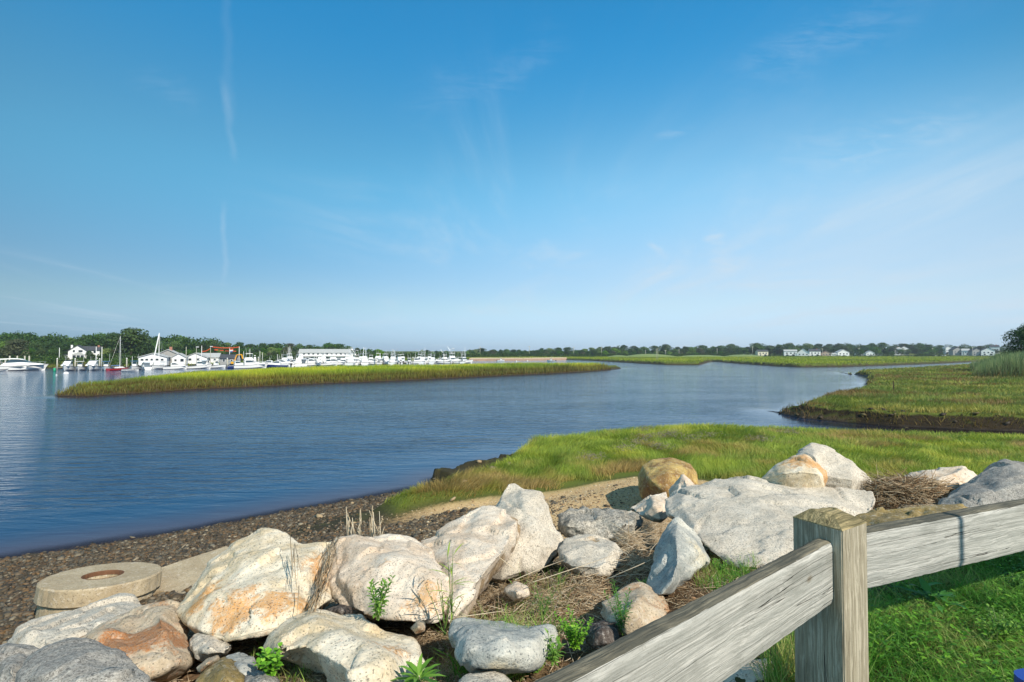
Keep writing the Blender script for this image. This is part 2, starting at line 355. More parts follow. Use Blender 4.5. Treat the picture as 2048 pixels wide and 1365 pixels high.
soilc = t.mix(nb_, C(134, 108, 78), C(84, 64, 46)); soilc = t.mix(t.ss(nc_, .58, .7), soilc, C(146, 126, 100))
marc = t.mix(na_, C(96, 104, 38), C(78, 92, 34)); lawnc = t.mix(nb_, C(58, 70, 26), C(84, 66, 42))
c_ = t.mix(at('m_mud'), peb, mudc); c_ = t.mix(t.ss(t.m('ADD', at('m_sand'), t.m('MULTIPLY', nb_, .3)), .35, .6), c_, sandc)
c_ = t.mix(at('m_soil'), c_, soilc); c_ = t.mix(at('m_marsh'), c_, marc); c_ = t.mix(at('m_lawn'), c_, lawnc)
nd_ = t.noise(t.mapping(ob, scale=(1.2, 1.2, 7)), 1.6, 6, .65, .5); peatc = t.mix(nb_, C(24, 18, 11), C(50, 37, 21)); peatc = t.mix(t.ss(nd_, .46, .56), peatc, C(16, 11, 7)); peatc = t.mix(t.ss(nc_, .52, .66), peatc, C(74, 64, 34))
steep = t.m('MULTIPLY', t.ss(t.m('ADD', nz, t.m('MULTIPLY', nb_, .1)), .97, .88), at('m_marsh'))
low = t.m('MULTIPLY', t.ss(t.m('ADD', sz, t.m('MULTIPLY', nb_, .25)), .62, .42), at('m_marsh'))
c_ = t.mix(t.m('MAXIMUM', steep, low), c_, peatc)
wet = t.ss(t.m('ADD', sz, t.m('MULTIPLY', na_, .06)), .16, .05); c_ = t.mix(t.m('MULTIPLY', wet, .55), c_, C(34, 28, 24))
t.put(b.inputs['Base Color'], c_); t.put(b.inputs['Roughness'], t.m('SUBTRACT', .92, t.m('MULTIPLY', wet, .45))); b.inputs['Specular IOR Level'].default_value = .25
hh = t.m('ADD', t.m('MULTIPLY', nb_, .03), t.m('MULTIPLY', nc_, .008))
t.L.new(t.n('ShaderNodeBump', i_Strength=.9, i_Distance=1.0, i_Height=hh).outputs[0], b.inputs['Normal'])
g = link('ground', mesh_np('ground', V, [Fq, Ft], gm, smooth=True, attrs=dict(m_marsh=m_marsh, m_lawn=m_lawn, m_sand=m_sand, m_mud=m_mud, m_soil=m_soil)))
tag(g, kind='structure')
# ---------------------------------------------------------------- water, clear enough at the edge to show its bed
wr = np.concatenate([np.linspace(3, 60, 230, endpoint=False), np.exp(np.linspace(math.log(60), math.log(1640), 120))])
wa = R(1) * np.concatenate([np.linspace(-180, -58, 30, endpoint=False), np.linspace(-58, 58, 420), np.linspace(58, 180, 30)[1:]])
A, RR = np.meshgrid(wa, wr); x_, y_ = (RR * np.sin(A)).ravel(), (RR * np.cos(A)).ravel()
gz_ = height(x_, y_)
idx = np.arange(len(x_)).reshape(len(wr), len(wa)); Fq = np.stack([idx[:-1, :-1], idx[:-1, 1:], idx[1:, 1:], idx[1:, :-1]], -1).reshape(-1, 4)[:, ::-1]
wm = bpy.data.materials.new('river_water'); wm.use_nodes = True; t = NT(wm.node_tree); b = t.N['Principled BSDF']
tcx = t.n('ShaderNodeTexCoord'); ob = tcx.outputs['Object']
dep = t.n('ShaderNodeAttribute', attribute_name='depth').outputs['Fac']
b.inputs['Base Color'].default_value = (*C(20, 50, 88), 1); b.inputs['Roughness'].default_value = .05; b.inputs['IOR'].default_value = 1.333
shal = t.m('MULTIPLY', t.ss(dep, .6, .0), t.ss(t.n('ShaderNodeSeparateXYZ', i_0=ob).outputs[0], 3.0, -1.0))
t.put(b.inputs['Base Color'], t.mix(shal, C(3, 46, 84), C(72, 56, 68)))
sx0 = t.n('ShaderNodeSeparateXYZ', i_0=ob).outputs
t.put(b.inputs['Base Color'], t.mix(t.m('MULTIPLY', t.ss(dep, 1.6, .3), t.m('MULTIPLY', t.ss(sx0[0], 8, 13), t.ss(sx0[1], 40, 28))), t.mix(shal, C(3, 46, 84), C(72, 56, 68)), C(26, 22, 16)))
r1 = t.noise(t.mapping(ob, scale=(.5, 2.1, 1), rot=(0, 0, R(-30))), 1.0, 4, .5, .5)
r2 = t.noise(t.mapping(ob, scale=(1.6, 6.5, 1), rot=(0, 0, R(-38))), 1.3, 4, .55, .4)
r3 = t.noise(t.mapping(ob, scale=(.05, .16, 1), rot=(0, 0, R(8))), 1.0, 3, .5)
r4 = t.noise(ob, 9, 3, .5)
calm = t.ss(r3, .36, .62, .75, 1.08)
r0 = t.noise(t.mapping(ob, scale=(.16, .75, 1), rot=(0, 0, R(-20))), 1.0, 3, .5, .6)
hh = t.m('ADD', t.m('ADD', t.m('ADD', t.m('MULTIPLY', r1, .095), t.m('MULTIPLY', r0, .025)), t.m('MULTIPLY', r2, .024)), t.m('MULTIPLY', r4, .003))
hh = t.m('MULTIPLY', hh, t.m('MULTIPLY', calm, t.ss(dep, .0, 1.6, .12, 1.0)))
sxy = t.n('ShaderNodeSeparateXYZ', i_0=ob).outputs
hh = t.m('MULTIPLY', hh, t.m('SUBTRACT', 1.0, t.m('MULTIPLY', .8, t.m('MULTIPLY', t.ss(sxy[0], 9, 15), t.ss(sxy[1], 38, 27)))))
t.L.new(t.n('ShaderNodeBump', i_Strength=.85, i_Distance=1.0, i_Height=hh).outputs[0], b.inputs['Normal'])
tr = t.n('ShaderNodeBsdfTransparent', i_0=(.55, .5, .5)); mx = t.n('ShaderNodeMixShader', i_0=t.m('MULTIPLY', t.ss(dep, .16, .0), .75), i_1=b.outputs[0], i_2=tr.outputs[0])
t.L.new(mx.outputs[0], t.N['Material Output'].inputs[0])
wo = link('water', mesh_np('water', np.stack([x_, y_, np.zeros_like(x_)], 1), [Fq], wm, smooth=True, attrs=dict(depth=-gz_)))
tag(wo, kind='structure')

# ---------------------------------------------------------------- marsh grass
def blades(name, P, h, wd, lean, c0, c1, mat=GRASS, bend=0.35, windx=0.15, twist=None, swirl=0):
    """curved tapering blades: P (n,3) roots, h heights, wd widths, lean; c0 base colours, c1 tip colours (n,3)"""
    n = len(P); a = rng.uniform(0, 2 * math.pi, n) if twist is None else twist
    ux, uy = np.cos(a), np.sin(a); la = rng.uniform(0, 2 * math.pi, n) if not swirl else 14 * fbm(P[:, 0] * swirl, P[:, 1] * swirl, o=2) + rng.normal(0, .7, n); lm = rng.uniform(.2, 1, n) * lean
    lx, ly = np.cos(la) * lm + windx * lean, np.sin(la) * lm
    V = np.zeros((n, 5, 3)); hw = wd / 2
    for k, (tt, ww) in enumerate(((0, 1.), (.55, .75), (1, 0))):
        cx = P[:, 0] + lx * h * (tt * .6 + tt * tt * bend * 2); cy = P[:, 1] + ly * h * (tt * .6 + tt * tt * bend * 2)
        cz = P[:, 2] + h * tt * (1 - .25 * tt * lm)
        if k < 2:
            V[:, 2 * k] = np.stack([cx - ux * hw * ww, cy - uy * hw * ww, cz], 1); V[:, 2 * k + 1] = np.stack([cx + ux * hw * ww, cy + uy * hw * ww, cz], 1)
        else: V[:, 4] = np.stack([cx, cy, cz], 1)
    base = np.arange(n)[:, None] * 5
    q = base + np.array([[0, 1, 3, 2]]); tr_ = base + np.array([[2, 3, 4]])
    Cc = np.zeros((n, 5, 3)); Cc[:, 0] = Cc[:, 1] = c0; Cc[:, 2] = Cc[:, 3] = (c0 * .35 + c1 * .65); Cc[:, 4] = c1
    return mesh_np(name, V.reshape(-1, 3), [q, tr_], mat, Cc.reshape(-1, 3))
L = lambda *c: np.array(C(*c))
def pick(cols, v):
    """piecewise colour ramp"""
    k = np.linspace(0, 1, len(cols)); cc = np.array([C(*c) for c in cols]); return np.stack([np.interp(v, k, cc[:, j]) for j in range(3)], 1)
def sample(K, r0, r1, a0=-49, a1=49):
    n = int(K * R(a1 - a0) * math.log(r1 / r0)); th = R(1) * rng.uniform(a0, a1, n); r = np.exp(rng.uniform(math.log(r0), math.log(r1), n))
    return r * np.sin(th), r * np.cos(th), r
def marsh_grass(name, poly, K, r0, r1, hfun, cfun, inset=0.1, wk=0.0009, wmin=.008, zmin=.3, cover=None, swirl=0):
    x, y, r = sample(K, r0, r1); s = sdf(x, y, poly); z = height(x, y)
    ok = (s > inset) & (z > zmin)
    if cover is not None: ok &= cover(x, y, s, z)
    x, y, r, s, z = x[ok], y[ok], r[ok], s[ok], z[ok]
    h = hfun(x, y, r, s, z) * rng.uniform(.6, 1.2, len(x)); c0, c1 = cfun(x, y, r, s, z)
    j = rng.uniform(.8, 1.2, (len(x), 1)); c0 = c0 * j; c1 = c1 * j
    me = blades(name, np.stack([x, y, z - .03], 1), h, np.maximum(wmin, wk * r) * rng.uniform(.7, 1.3, len(x)), .35 if not swirl else .8, c0, c1, swirl=swirl)
    o = link(name, me); tag(o, kind='stuff'); print(name, len(x)); return o
def near_c(x, y, r, s, z):
    v = fbm(x * .55, y * .55, o=4); v2 = fbm(x * 2.1 + 9, y * 2.1, o=3)
    sandd = np.exp(-((x - 3.4) / 3.2) ** 2 - ((y - 11.8) / 2.0) ** 2)
    v = np.clip((v - .5) * 1.9 + .5 + (v2 - .5) * .7 - .25 * sandd, 0, 1)
    tip = pick([(168, 148, 92), (160, 156, 76), (128, 150, 60), (148, 166, 60), (178, 182, 78)], v)
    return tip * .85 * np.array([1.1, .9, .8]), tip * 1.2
def near_h(x, y, r, s, z): return .13 + .17 * fbm(x * .6 + 4, y * .6, o=3) + .05 * (r > 14)
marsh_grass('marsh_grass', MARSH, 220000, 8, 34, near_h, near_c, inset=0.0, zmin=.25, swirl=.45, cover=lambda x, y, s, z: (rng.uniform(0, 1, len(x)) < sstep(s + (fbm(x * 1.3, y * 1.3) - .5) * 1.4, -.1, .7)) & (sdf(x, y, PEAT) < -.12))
def right_c(x, y, r, s, z):
    v = fbm(x * .16, y * .3 + 3, o=4); v2 = fbm(x * 1.3 + 9, y * 1.3, o=3)
    v = np.clip((v - .5) * 2.2 + .5 + (v2 - .5) * .7, 0, 1)
    tip = pick([(132, 106, 66), (142, 132, 72), (108, 134, 62), (140, 154, 66), (172, 170, 84)], v)
    brown = np.clip(1 - s / 1.6, 0, .8)[:, None] * (r < 60)[:, None]; tip = tip * (1 - brown) + np.array(C(112, 92, 52)) * brown
    return tip * .78 * np.array([1.15, .9, .8]), tip * 1.02
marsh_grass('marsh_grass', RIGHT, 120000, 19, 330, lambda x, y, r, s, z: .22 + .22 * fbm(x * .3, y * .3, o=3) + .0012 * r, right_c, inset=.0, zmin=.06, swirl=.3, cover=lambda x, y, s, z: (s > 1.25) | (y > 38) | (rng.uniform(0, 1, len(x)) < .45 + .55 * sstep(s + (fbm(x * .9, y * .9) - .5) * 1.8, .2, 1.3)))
def far_c(x, y, r, s, z):
    v = np.clip((fbm(x * .05, y * .05, o=4) - .5) * 2.0 + .5, 0, 1)
    tip = pick([(120, 128, 62), (140, 156, 52), (156, 168, 52), (176, 178, 66)], v); return tip * .8, tip * 1.1
marsh_grass('marsh_grass', FAR, 60000, 120, 620, lambda x, y, r, s, z: .5 + .3 * fbm(x * .1, y * .1, o=3), far_c, inset=.3, zmin=.5, wk=.0012)
def isle_c(x, y, r, s, z):
    v = np.clip((fbm(x * .09, y * .12, o=4) - .5) * 2.2 + .62, 0, 1); v2 = fbm(x * .8, y * .8, o=2) - .5
    v = np.clip(v + v2 * .4, 0, 1)
    tip = pick([(104, 122, 46), (120, 150, 40), (154, 172, 40), (184, 188, 56)], v)
    ed = np.clip(1 - s / 3.0, 0, .75)[:, None]; tip = tip * (1 - ed) + np.array(C(112, 104, 58)) * ed
    return np.array(C(104, 78, 46)) * np.ones((len(x), 3)) * 1.0, tip * 1.38
marsh_grass('marsh_grass', ISLE, 230000, 50, 140, lambda x, y, r, s, z: (.8 + .5 * fbm(x * .15, y * .15, o=3)) * (.55 + .45 * sstep(x, -49, -36)), isle_c, inset=-.05, zmin=.06, wk=.0008)
def left_c(x, y, r, s, z):
    v = np.clip((fbm(x * .06, y * .06, o=3) - .5) * 2.0 + .5, 0, 1); tip = pick([(110, 104, 60), (124, 132, 56), (130, 152, 50), (98, 126, 52)], v); return tip * .8, tip * 1.05
marsh_grass('marsh_grass', LEFT, 70000, 120, 330, lambda x, y, r, s, z: .5 + .5 * fbm(x * .1, y * .1, o=3), left_c, inset=.2, zmin=.05, wk=.0016)
# ---------------------------------------------------------------- boulders
def granite(name, c1, c2, dark=(60, 58, 56), stain=(190, 130, 60), amt=0.0, speck=.5, streak=None, scale=1.0):
    m = bpy.data.materials.new(name); m.use_nodes = True; t = NT(m.node_tree); b = t.N['Principled BSDF']
    ob = t.n('ShaderNodeTexCoord').outputs['Object']
    a = t.noise(ob, 3.2 * scale, 6, .6, .4); f = t.noise(ob, 120 * scale, 3, .8); f2 = t.noise(ob, 38 * scale, 5, .7); g = t.noise(ob, 7 * scale, 7, .68, .15)
    v = t.n('ShaderNodeTexVoronoi', i_Scale=130 * scale, i_Vector=ob)
    vc = t.n('ShaderNodeSeparateColor', i_0=v.outputs['Color']).outputs[0]
    c = t.mix(t.ss(a, .35, .68), C(*c1), C(*c2))
    c = t.mix(t.m('MULTIPLY', t.ss(f2, .52, .75), .45), c, C(238, 232, 222))
    att = t.n('ShaderNodeAttribute', attribute_name='stain').outputs['Fac']
    sv = t.m('ADD', t.m('ADD', t.m('MULTIPLY', g, 1.3), t.m('MULTIPLY', f2, .8)), t.m('MULTIPLY', att, .55))
    sm = t.ss(sv, 1.32 - amt * .4, 1.58 - amt * .36)
    sc_ = t.mix(t.noise(ob, 22, 4), C(*stain), C(min(255, stain[0] + 36), min(255, stain[1] + 34), min(255, stain[2] + 20)))
    c = t.mix(t.m('MULTIPLY', sm, t.m('ADD', .45, t.m('MULTIPLY', t.ss(f, .35, .62), .5))), c, sc_)
    dk = t.m('MULTIPLY', t.ss(vc, 1 - .28 * speck, 1 - .2 * speck), t.ss(f, .42, .55))
    c = t.mix(t.m('MULTIPLY', dk, .75), c, C(*dark))
    c = t.mix(t.m('MULTIPLY', t.ss(f, .60, .44), .30 * speck), c, C(*dark))
    mo = t.noise(ob, 15 * scale, 6, .7, .3); c = t.mix(t.m('MULTIPLY', t.ss(mo, .56, .72), .35), c, C(120, 112, 100)); c = t.mix(t.m('MULTIPLY', t.ss(mo, .46, .30), .35), c, C(236, 228, 212))
    # dark seams and lichen
    cr = t.m('ABSOLUTE', t.m('SUBTRACT', t.noise(ob, 1.3 * scale, 4, .5, .5), .5))
    t.put(b.inputs['Base Color'], c); b.inputs['Roughness'].default_value = .85; b.inputs['Specular IOR Level'].default_value = .3
    h = t.m('ADD', t.m('ADD', t.m('MULTIPLY', g, .018), t.m('MULTIPLY', f2, .007)), t.m('ADD', t.m('MULTIPLY', f, .0025), 0.0))
    t.L.new(t.n('ShaderNodeBump', i_Strength=1.0, i_Distance=1.0, i_Height=h).outputs[0], b.inputs['Normal']); return m
G_WHITE = granite('pale_granite_rust_stained', (210, 190, 154), (238, 227, 204), stain=(186, 126, 58), amt=.28)
G_PINK = granite('pink_grey_granite', (208, 186, 160), (232, 218, 198), stain=(184, 136, 84), amt=.1)
G_SLAB = granite('pale_slab_with_brown_break', (208, 186, 160), (232, 218, 198), stain=(120, 90, 48), amt=.0)
G_PLAIN = granite('plain_grey_granite', (200, 190, 172), (222, 212, 194), stain=(150, 116, 70), amt=-.25, speck=.8)
G_GREY = granite('dark_speckled_grey_granite', (152, 149, 142), (188, 183, 172), stain=(150, 120, 80), amt=-.3, speck=1.3)
G_ORNG = granite('orange_stained_granite', (182, 162, 134), (206, 190, 164), stain=(154, 86, 28), amt=.62)
G_BLUE = granite('blue_grey_stone', (150, 153, 148), (206, 204, 192), dark=(70, 78, 84), stain=(190, 180, 160), amt=.2, speck=.6)
G_BROWN = granite('ochre_boulder_stone', (136, 102, 52), (206, 176, 104), stain=(104, 56, 34), amt=.2, speck=.7)
G_CONC = granite('rough_exposed_concrete', (170, 164, 150), (196, 190, 176), dark=(60, 60, 60), stain=(96, 92, 84), amt=.55, speck=1.6, scale=.5)
G_YEL = granite('lichen_covered_stone', (128, 112, 74), (162, 138, 82), dark=(60, 54, 36), stain=(150, 118, 44), amt=.5)
G_CLOD = granite('dark_soil_clod', (76, 66, 60), (104, 94, 86), dark=(40, 34, 30), stain=(84, 70, 60), amt=.3, speck=1.0)
def rock(name, label, cat, pts, inner, mat, thick=.5, stains=(), vox=.018, rough=.018, group=None, back=.8, edge=1, lump=.5, facets=11, chip_k=1.0):
    """closed boulder: front outline + inner ridge points given as (px, py, distance), then a real back side"""
    out = [PD(*p) for p in pts]; inn = [PD(p[0], p[1], p[2] * .968) for p in inner]
    p2 = [Vector((p[0], -p[1])) for p in list(pts) + list(inner)]
    n = len(out); r = delaunay_2d_cdt(p2, [(i, (i + 1) % n) for i in range(n)], [], 1, 1e-4)
    v3 = []
    for k, v in enumerate(r[0]):
        o = r[3][k]; v3.append((out + inn)[o[0]] if o else PD(v.x, -v.y, out[0].y))
    c = sum(out, Vector()) / n
    bm = bmesh.new(); fv = [bm.verts.new(v) for v in v3]
    ring = [next(k for k in range(len(r[3])) if i in r[3][k]) for i in range(n)]
    for f in r[2]:
        try: bm.faces.new([fv[i] for i in f])
        except ValueError: pass
    dirv = (c - Vector((0, 0, H + .25))).normalized()
    mids = []; bks = []
    for i in range(n):
        p = out[i]; q = c + (p - c) * 1.0
        mids.append(bm.verts.new(p * 1.0 + dirv * thick * .45 + (p - c) * .0)); bks.append(bm.verts.new(c + (p - c) * back + dirv * thick))
    for i in range(n):
        j = (i + 1) % n
        for A_, B_ in ((None, mids), (mids, bks)):
            a0, a1 = (fv[ring[i]], fv[ring[j]]) if A_ is None else (A_[i], A_[j])
            if a0 is a1: continue
            bm.faces.new((a0, a1, B_[j], B_[i]))
    bc = bm.verts.new(c + dirv * thick * 1.12)
    for i in range(n): bm.faces.new((bks[i], bks[(i + 1) % n], bc))
    bmesh.ops.recalc_face_normals(bm, faces=bm.faces)
    me = bpy.data.meshes.new(name); bm.to_mesh(me); bm.free()
    o = link(name, me); md = o.modifiers.new('r', 'REMESH'); md.mode = 'VOXEL'; md.voxel_size = vox
    sm = o.modifiers.new('s', 'SMOOTH'); sm.iterations = edge; sm.factor = .3
    dg = bpy.context.evaluated_depsgraph_get(); me2 = bpy.data.meshes.new_from_object(o.evaluated_get(dg)); o.modifiers.clear(); o.data = me2; bpy.data.meshes.remove(me)
    k = len(me2.vertices); co = np.zeros(k * 3, np.float32); me2.vertices.foreach_get('co', co); co = co.reshape(-1, 3).astype(float)
    nm = np.zeros(k * 3, np.float32); me2.vertices.foreach_get('normal', nm); nm = nm.reshape(-1, 3)
    off = abs(hash_s(label)) % 97
    rg_ = np.random.default_rng(hash_s(label)); siz = np.ptp(co, axis=0).mean(); mid_ = co.mean(0)
    lo0, hi0 = co.min(0), co.max(0)
    for _ in range(facets):
        dv = rg_.normal(0, 1, 3); dv[1] = -abs(dv[1]) * .8 if rg_.uniform() < .75 else dv[1]; dv /= np.linalg.norm(dv)
        pr = (co - mid_) @ dv; cut = pr.max() - siz * rg_.uniform(.008, .05); q = np.clip(pr - cut, 0, None); co = co - dv * (q * .92)[:, None]
    lo1, hi1 = co.min(0), co.max(0); co = lo0 + (co - lo1) * ((hi0 - lo0) / (hi1 - lo1))
    a = fbm(co[:, 0] * 3.5 + off, co[:, 1] * 3.5, co[:, 2] * 3.5, o=3) - .5
    b_ = fbm(co[:, 0] * 14 + off, co[:, 1] * 14, co[:, 2] * 14, o=4, g=.6) - .5
    rg = 1 - np.abs(2 * fbm(co[:, 0] * 6 + off, co[:, 1] * 6, co[:, 2] * 9, o=3) - 1)
    ns = int(np.clip(siz / .2, 3, 6)) ** 2; sd_ = co[rg_.integers(0, k, ns)]; wq = co + .05 * np.stack([fbm(co[:, 0] * 9, co[:, 1] * 9, co[:, 2] * 9, o=2) - .5] * 3, 1)
    best = np.full(k, 1e9); cell = np.zeros(k, int)
    for j in range(ns): dj = ((wq - sd_[j]) ** 2).sum(1); m_ = dj < best; best[m_] = dj[m_]; cell[m_] = j
    tl = rg_.normal(0, .11, (ns, 3)); chip = np.clip(((co - sd_[cell]) * tl[cell]).sum(1) + rg_.normal(0, .004, ns)[cell], -.018, .018) * min(1.0, siz / .5)
    co = co + nm * (chip * (chip_k))[:, None]
    d = rough * (a * .8 * lump + b_ * 1.5)
    co = co + nm * d[:, None]
    st = np.zeros(k)
    for (sx, sy, sD, sr, sv) in stains:
        q = np.array(PD(sx, sy, sD)); dd = np.linalg.norm(co - q, axis=1) / (sr * sD / F); st += sv * np.clip(1.3 - dd, 0, 1)
    cen = co.mean(0); co = co - cen
    me2.vertices.foreach_set('co', co.astype(np.float32).ravel())
    at_ = me2.attributes.new('stain', 'FLOAT', 'POINT'); at_.data.foreach_set('value', st.astype(np.float32))
    me2.materials.clear(); me2.materials.append(mat); me2.polygons.foreach_set('use_smooth', np.ones(len(me2.polygons), bool)); me2.update()
    me2.name = name; o.location = Vector(cen); return tag(o, label, cat, group)
def hash_s(s):
    h = 0
    for ch in s: h = (h * 31 + ord(ch)) & 0xFFFFFF
    return h
RK = 'riprap boulders along the top of the bank'
def RB(label, pts, inner, mat, cat='boulder', name='boulder', **k): return rock(name, label, cat, pts, inner, mat, group=k.pop('group', RK), **k)
RB('large white boulder with rust stains at its base and a brown right shoulder',
   [(340, 1205, 3.7), (380, 1178, 3.9), (428, 1116, 4.05), (470, 1083, 4.15), (522, 1058, 4.25), (560, 1062, 4.2), (602, 1083, 4.1), (640, 1080, 4.1), (669, 1077, 4.1), (667, 1110, 4.0), (652, 1165, 3.75), (657, 1200, 3.5), (640, 1228, 3.3), (560, 1250, 3.1), (480, 1275, 3.0), (430, 1280, 3.02), (395, 1262, 3.1), (370, 1235, 3.3)],
   [(596, 1120, 3.72), (590, 1180, 3.42), (585, 1225, 3.22), (480, 1150, 3.62), (530, 1110, 3.85), (430, 1190, 3.4), (520, 1210, 3.24)], G_WHITE, thick=.7,
   stains=[(470, 1215, 3.2, 55, .9), (560, 1225, 3.2, 50, 1.0), (410, 1200, 3.4, 60, .7), (630, 1160, 3.7, 60, .9)])
RB('broad pinkish grey boulder with an ochre lower right corner behind the leafy weed',
   [(672, 1075, 4.2), (740, 1070, 4.3), (820, 1076, 4.35), (856, 1090, 4.3), (886, 1125, 4.1), (912, 1158, 3.8), (905, 1205, 3.45), (880, 1240, 3.2), (840, 1250, 3.15), (770, 1240, 3.2), (712, 1225, 3.35), (672, 1202, 3.55), (651, 1172, 3.7), (655, 1128, 3.95)],
   [(720, 1110, 3.85), (800, 1130, 3.65), (860, 1160, 3.5), (760, 1180, 3.42), (690, 1150, 3.65), (820, 1200, 3.3)], G_PINK, thick=.7, stains=[(850, 1200, 3.3, 50, .9), (770, 1130, 3.6, 40, .4)])
RB('smooth pale sloping slab with a mossy brown broken right edge',
   [(838, 1085, 4.5), (900, 1044, 4.75), (945, 1020, 4.95), (965, 1012, 5.0), (1003, 1015, 5.0), (1040, 1035, 4.85), (1038, 1070, 4.7), (1015, 1112, 4.4), (985, 1150, 4.1), (955, 1185, 3.85), (930, 1220, 3.6), (905, 1240, 3.4), (893, 1215, 3.45), (890, 1160, 3.75), (862, 1120, 4.1)],
   [(1032, 1042, 4.72), (1008, 1095, 4.2), (972, 1135, 3.85), (940, 1180, 3.55), (912, 1215, 3.36), (940, 1080, 4.35), (900, 1110, 4.1)], G_SLAB, thick=.6,
   stains=[(1036, 1055, 4.8, 26, 1.8), (1022, 1092, 4.5, 34, 1.8), (992, 1138, 4.1, 36, 1.8), (952, 1185, 3.8, 34, 1.8)])
RB('pointed grey boulder with a curved back standing tallest in the middle of the row',
   [(940, 1120, 4.9), (960, 1060, 5.2), (990, 1020, 5.4), (1003, 990, 5.55), (1018, 965, 5.65), (1033, 962, 5.65), (1046, 973, 5.6), (1082, 984, 5.55), (1098, 1008, 5.45), (1108, 1050, 5.3), (1122, 1075, 5.15), (1130, 1096, 5.0), (1100, 1128, 4.75), (1050, 1155, 4.55), (1000, 1165, 4.5)],
   [(1048, 1010, 5.3), (1070, 1050, 5.0), (1040, 1080, 4.9), (1090, 1090, 4.9), (1020, 1050, 5.05)], G_PLAIN, thick=.6)
RB('rough broken concrete chunk with pebbles showing, lying on the gravel',
   [(1116, 1030, 5.9), (1136, 1019, 6.05), (1200, 1017, 6.15), (1282, 1030, 6.1), (1280, 1052, 5.9), (1250, 1072, 5.6), (1228, 1082, 5.45), (1180, 1077, 5.45), (1132, 1072, 5.5), (1119, 1060, 5.6)],
   [(1150, 1045, 5.62), (1250, 1050, 5.62), (1136, 1050, 5.6), (1200, 1035, 5.85)], G_CONC, name='concrete_chunk', cat='concrete', thick=.45, rough=.045)
RB('small squarish grey block below the broken concrete chunk',
   [(1130, 1076, 5.0), (1176, 1071, 5.1), (1226, 1080, 5.0), (1246, 1110, 4.75), (1238, 1134, 4.5), (1205, 1158, 4.25), (1160, 1152, 4.25), (1125, 1128, 4.4), (1120, 1100, 4.7)],
   [(1180, 1095, 4.75), (1225, 1100, 4.68), (1150, 1130, 4.35), (1200, 1135, 4.35)], G_PLAIN, thick=.45, stains=[(1200, 1083, 4.9, 40, .8)])
RB('triangular blue grey stone with a bright right face beside the big flat slab',
   [(1352, 1033, 4.3), (1388, 1062, 4.25), (1411, 1095, 4.15), (1415, 1118, 4.0), (1396, 1135, 3.8), (1365, 1150, 3.6), (1345, 1175, 3.45), (1315, 1185, 3.4), (1286, 1168, 3.6), (1300, 1135, 3.8), (1312, 1090, 4.05), (1330, 1056, 4.2)],
   [(1348, 1080, 3.9), (1352, 1120, 3.65), (1335, 1155, 3.45), (1385, 1100, 3.95)], G_BLUE, thick=.5, stains=[(1385, 1110, 3.9, 45, .7)])
RB('huge flat speckled grey slab behind the fence post',
   [(1330, 1000, 5.6), (1350, 985, 5.8), (1400, 968, 6.0), (1430, 957, 6.1), (1500, 955, 6.15), (1540, 962, 6.1), (1610, 975, 6.0), (1680, 978, 6.0), (1742, 985, 5.9), (1760, 1002, 5.7), (1755, 1030, 5.4), (1700, 1075, 4.8), (1640, 1120, 4.2), (1560, 1140, 3.9), (1500, 1145, 3.8), (1455, 1132, 3.85), (1425, 1112, 4.05), (1395, 1078, 4.45), (1365, 1050, 4.85), (1338, 1030, 5.2)],
   [(1400, 1000, 5.3), (1500, 1000, 5.3), (1450, 1060, 4.5), (1600, 1020, 5.1), (1560, 1090, 4.2), (1470, 1110, 3.95), (1660, 1040, 4.9)], G_PLAIN, thick=.7, vox=.022)
RB('tall smooth whitish boulder with a dark left facet, highest behind the fence post',
   [(1588, 918, 6.6), (1597, 900, 6.75), (1622, 887, 6.9), (1655, 896, 6.9), (1702, 921, 6.8), (1738, 957, 6.6), (1760, 990, 6.3), (1758, 1015, 6.1), (1700, 1000, 6.1), (1640, 990, 6.2), (1600, 965, 6.4)],
   [(1628, 912, 6.5), (1640, 950, 6.3), (1700, 960, 6.25)], G_PLAIN, thick=.6)
RB('orange and cream boulder leaning against the tall whitish boulder',
   [(1522, 960, 6.2), (1552, 932, 6.3), (1590, 916, 6.35), (1622, 910, 6.35), (1650, 933, 6.3), (1663, 958, 6.2), (1655, 978, 6.0), (1600, 985, 5.9), (1540, 975, 6.0)],
   [(1600, 945, 6.0), (1640, 950, 6.0), (1560, 950, 6.05)], G_WHITE, thick=.4, stains=[(1605, 925, 6.2, 45, .9), (1645, 950, 6.1, 25, 1.1)])
RB('rounded ochre and brown boulder standing on the coarse sand',
   [(1275, 952, 11.0), (1284, 931, 11.1), (1305, 918, 11.2), (1345, 915, 11.2), (1380, 927, 11.1), (1395, 950, 11.0), (1397, 980, 10.8), (1388, 1010, 10.5), (1340, 1022, 10.4), (1295, 1012, 10.4), (1279, 990, 10.6)],
   [(1335, 945, 10.5), (1370, 940, 10.75), (1330, 985, 10.2), (1300, 960, 10.45), (1365, 980, 10.4)], G_BROWN, thick=1.1, vox=.035, edge=6, rough=.03, facets=3, chip_k=.2, stains=[(1310, 1000, 10.3, 50, 1.0), (1385, 985, 10.6, 40, .8)])
RB('small angular stone with a black left face in front of the ochre boulder',
   [(1340, 982, 8.2), (1352, 962, 8.3), (1366, 949, 8.35), (1380, 960, 8.3), (1396, 978, 8.2), (1398, 1000, 8.0), (1370, 1010, 7.9), (1342, 1005, 8.0)], [(1374, 975, 7.95)], G_PINK, thick=.35)
RB('cream stone wedge tucked against the left end of the flat slab',
   [(1262, 1018, 7.0), (1300, 995, 7.2), (1334, 983, 7.3), (1334, 1002, 7.1), (1345, 1030, 6.6), (1320, 1045, 6.3), (1285, 1035, 6.5)], [(1312, 1010, 6.7)], G_PINK, thick=.4)
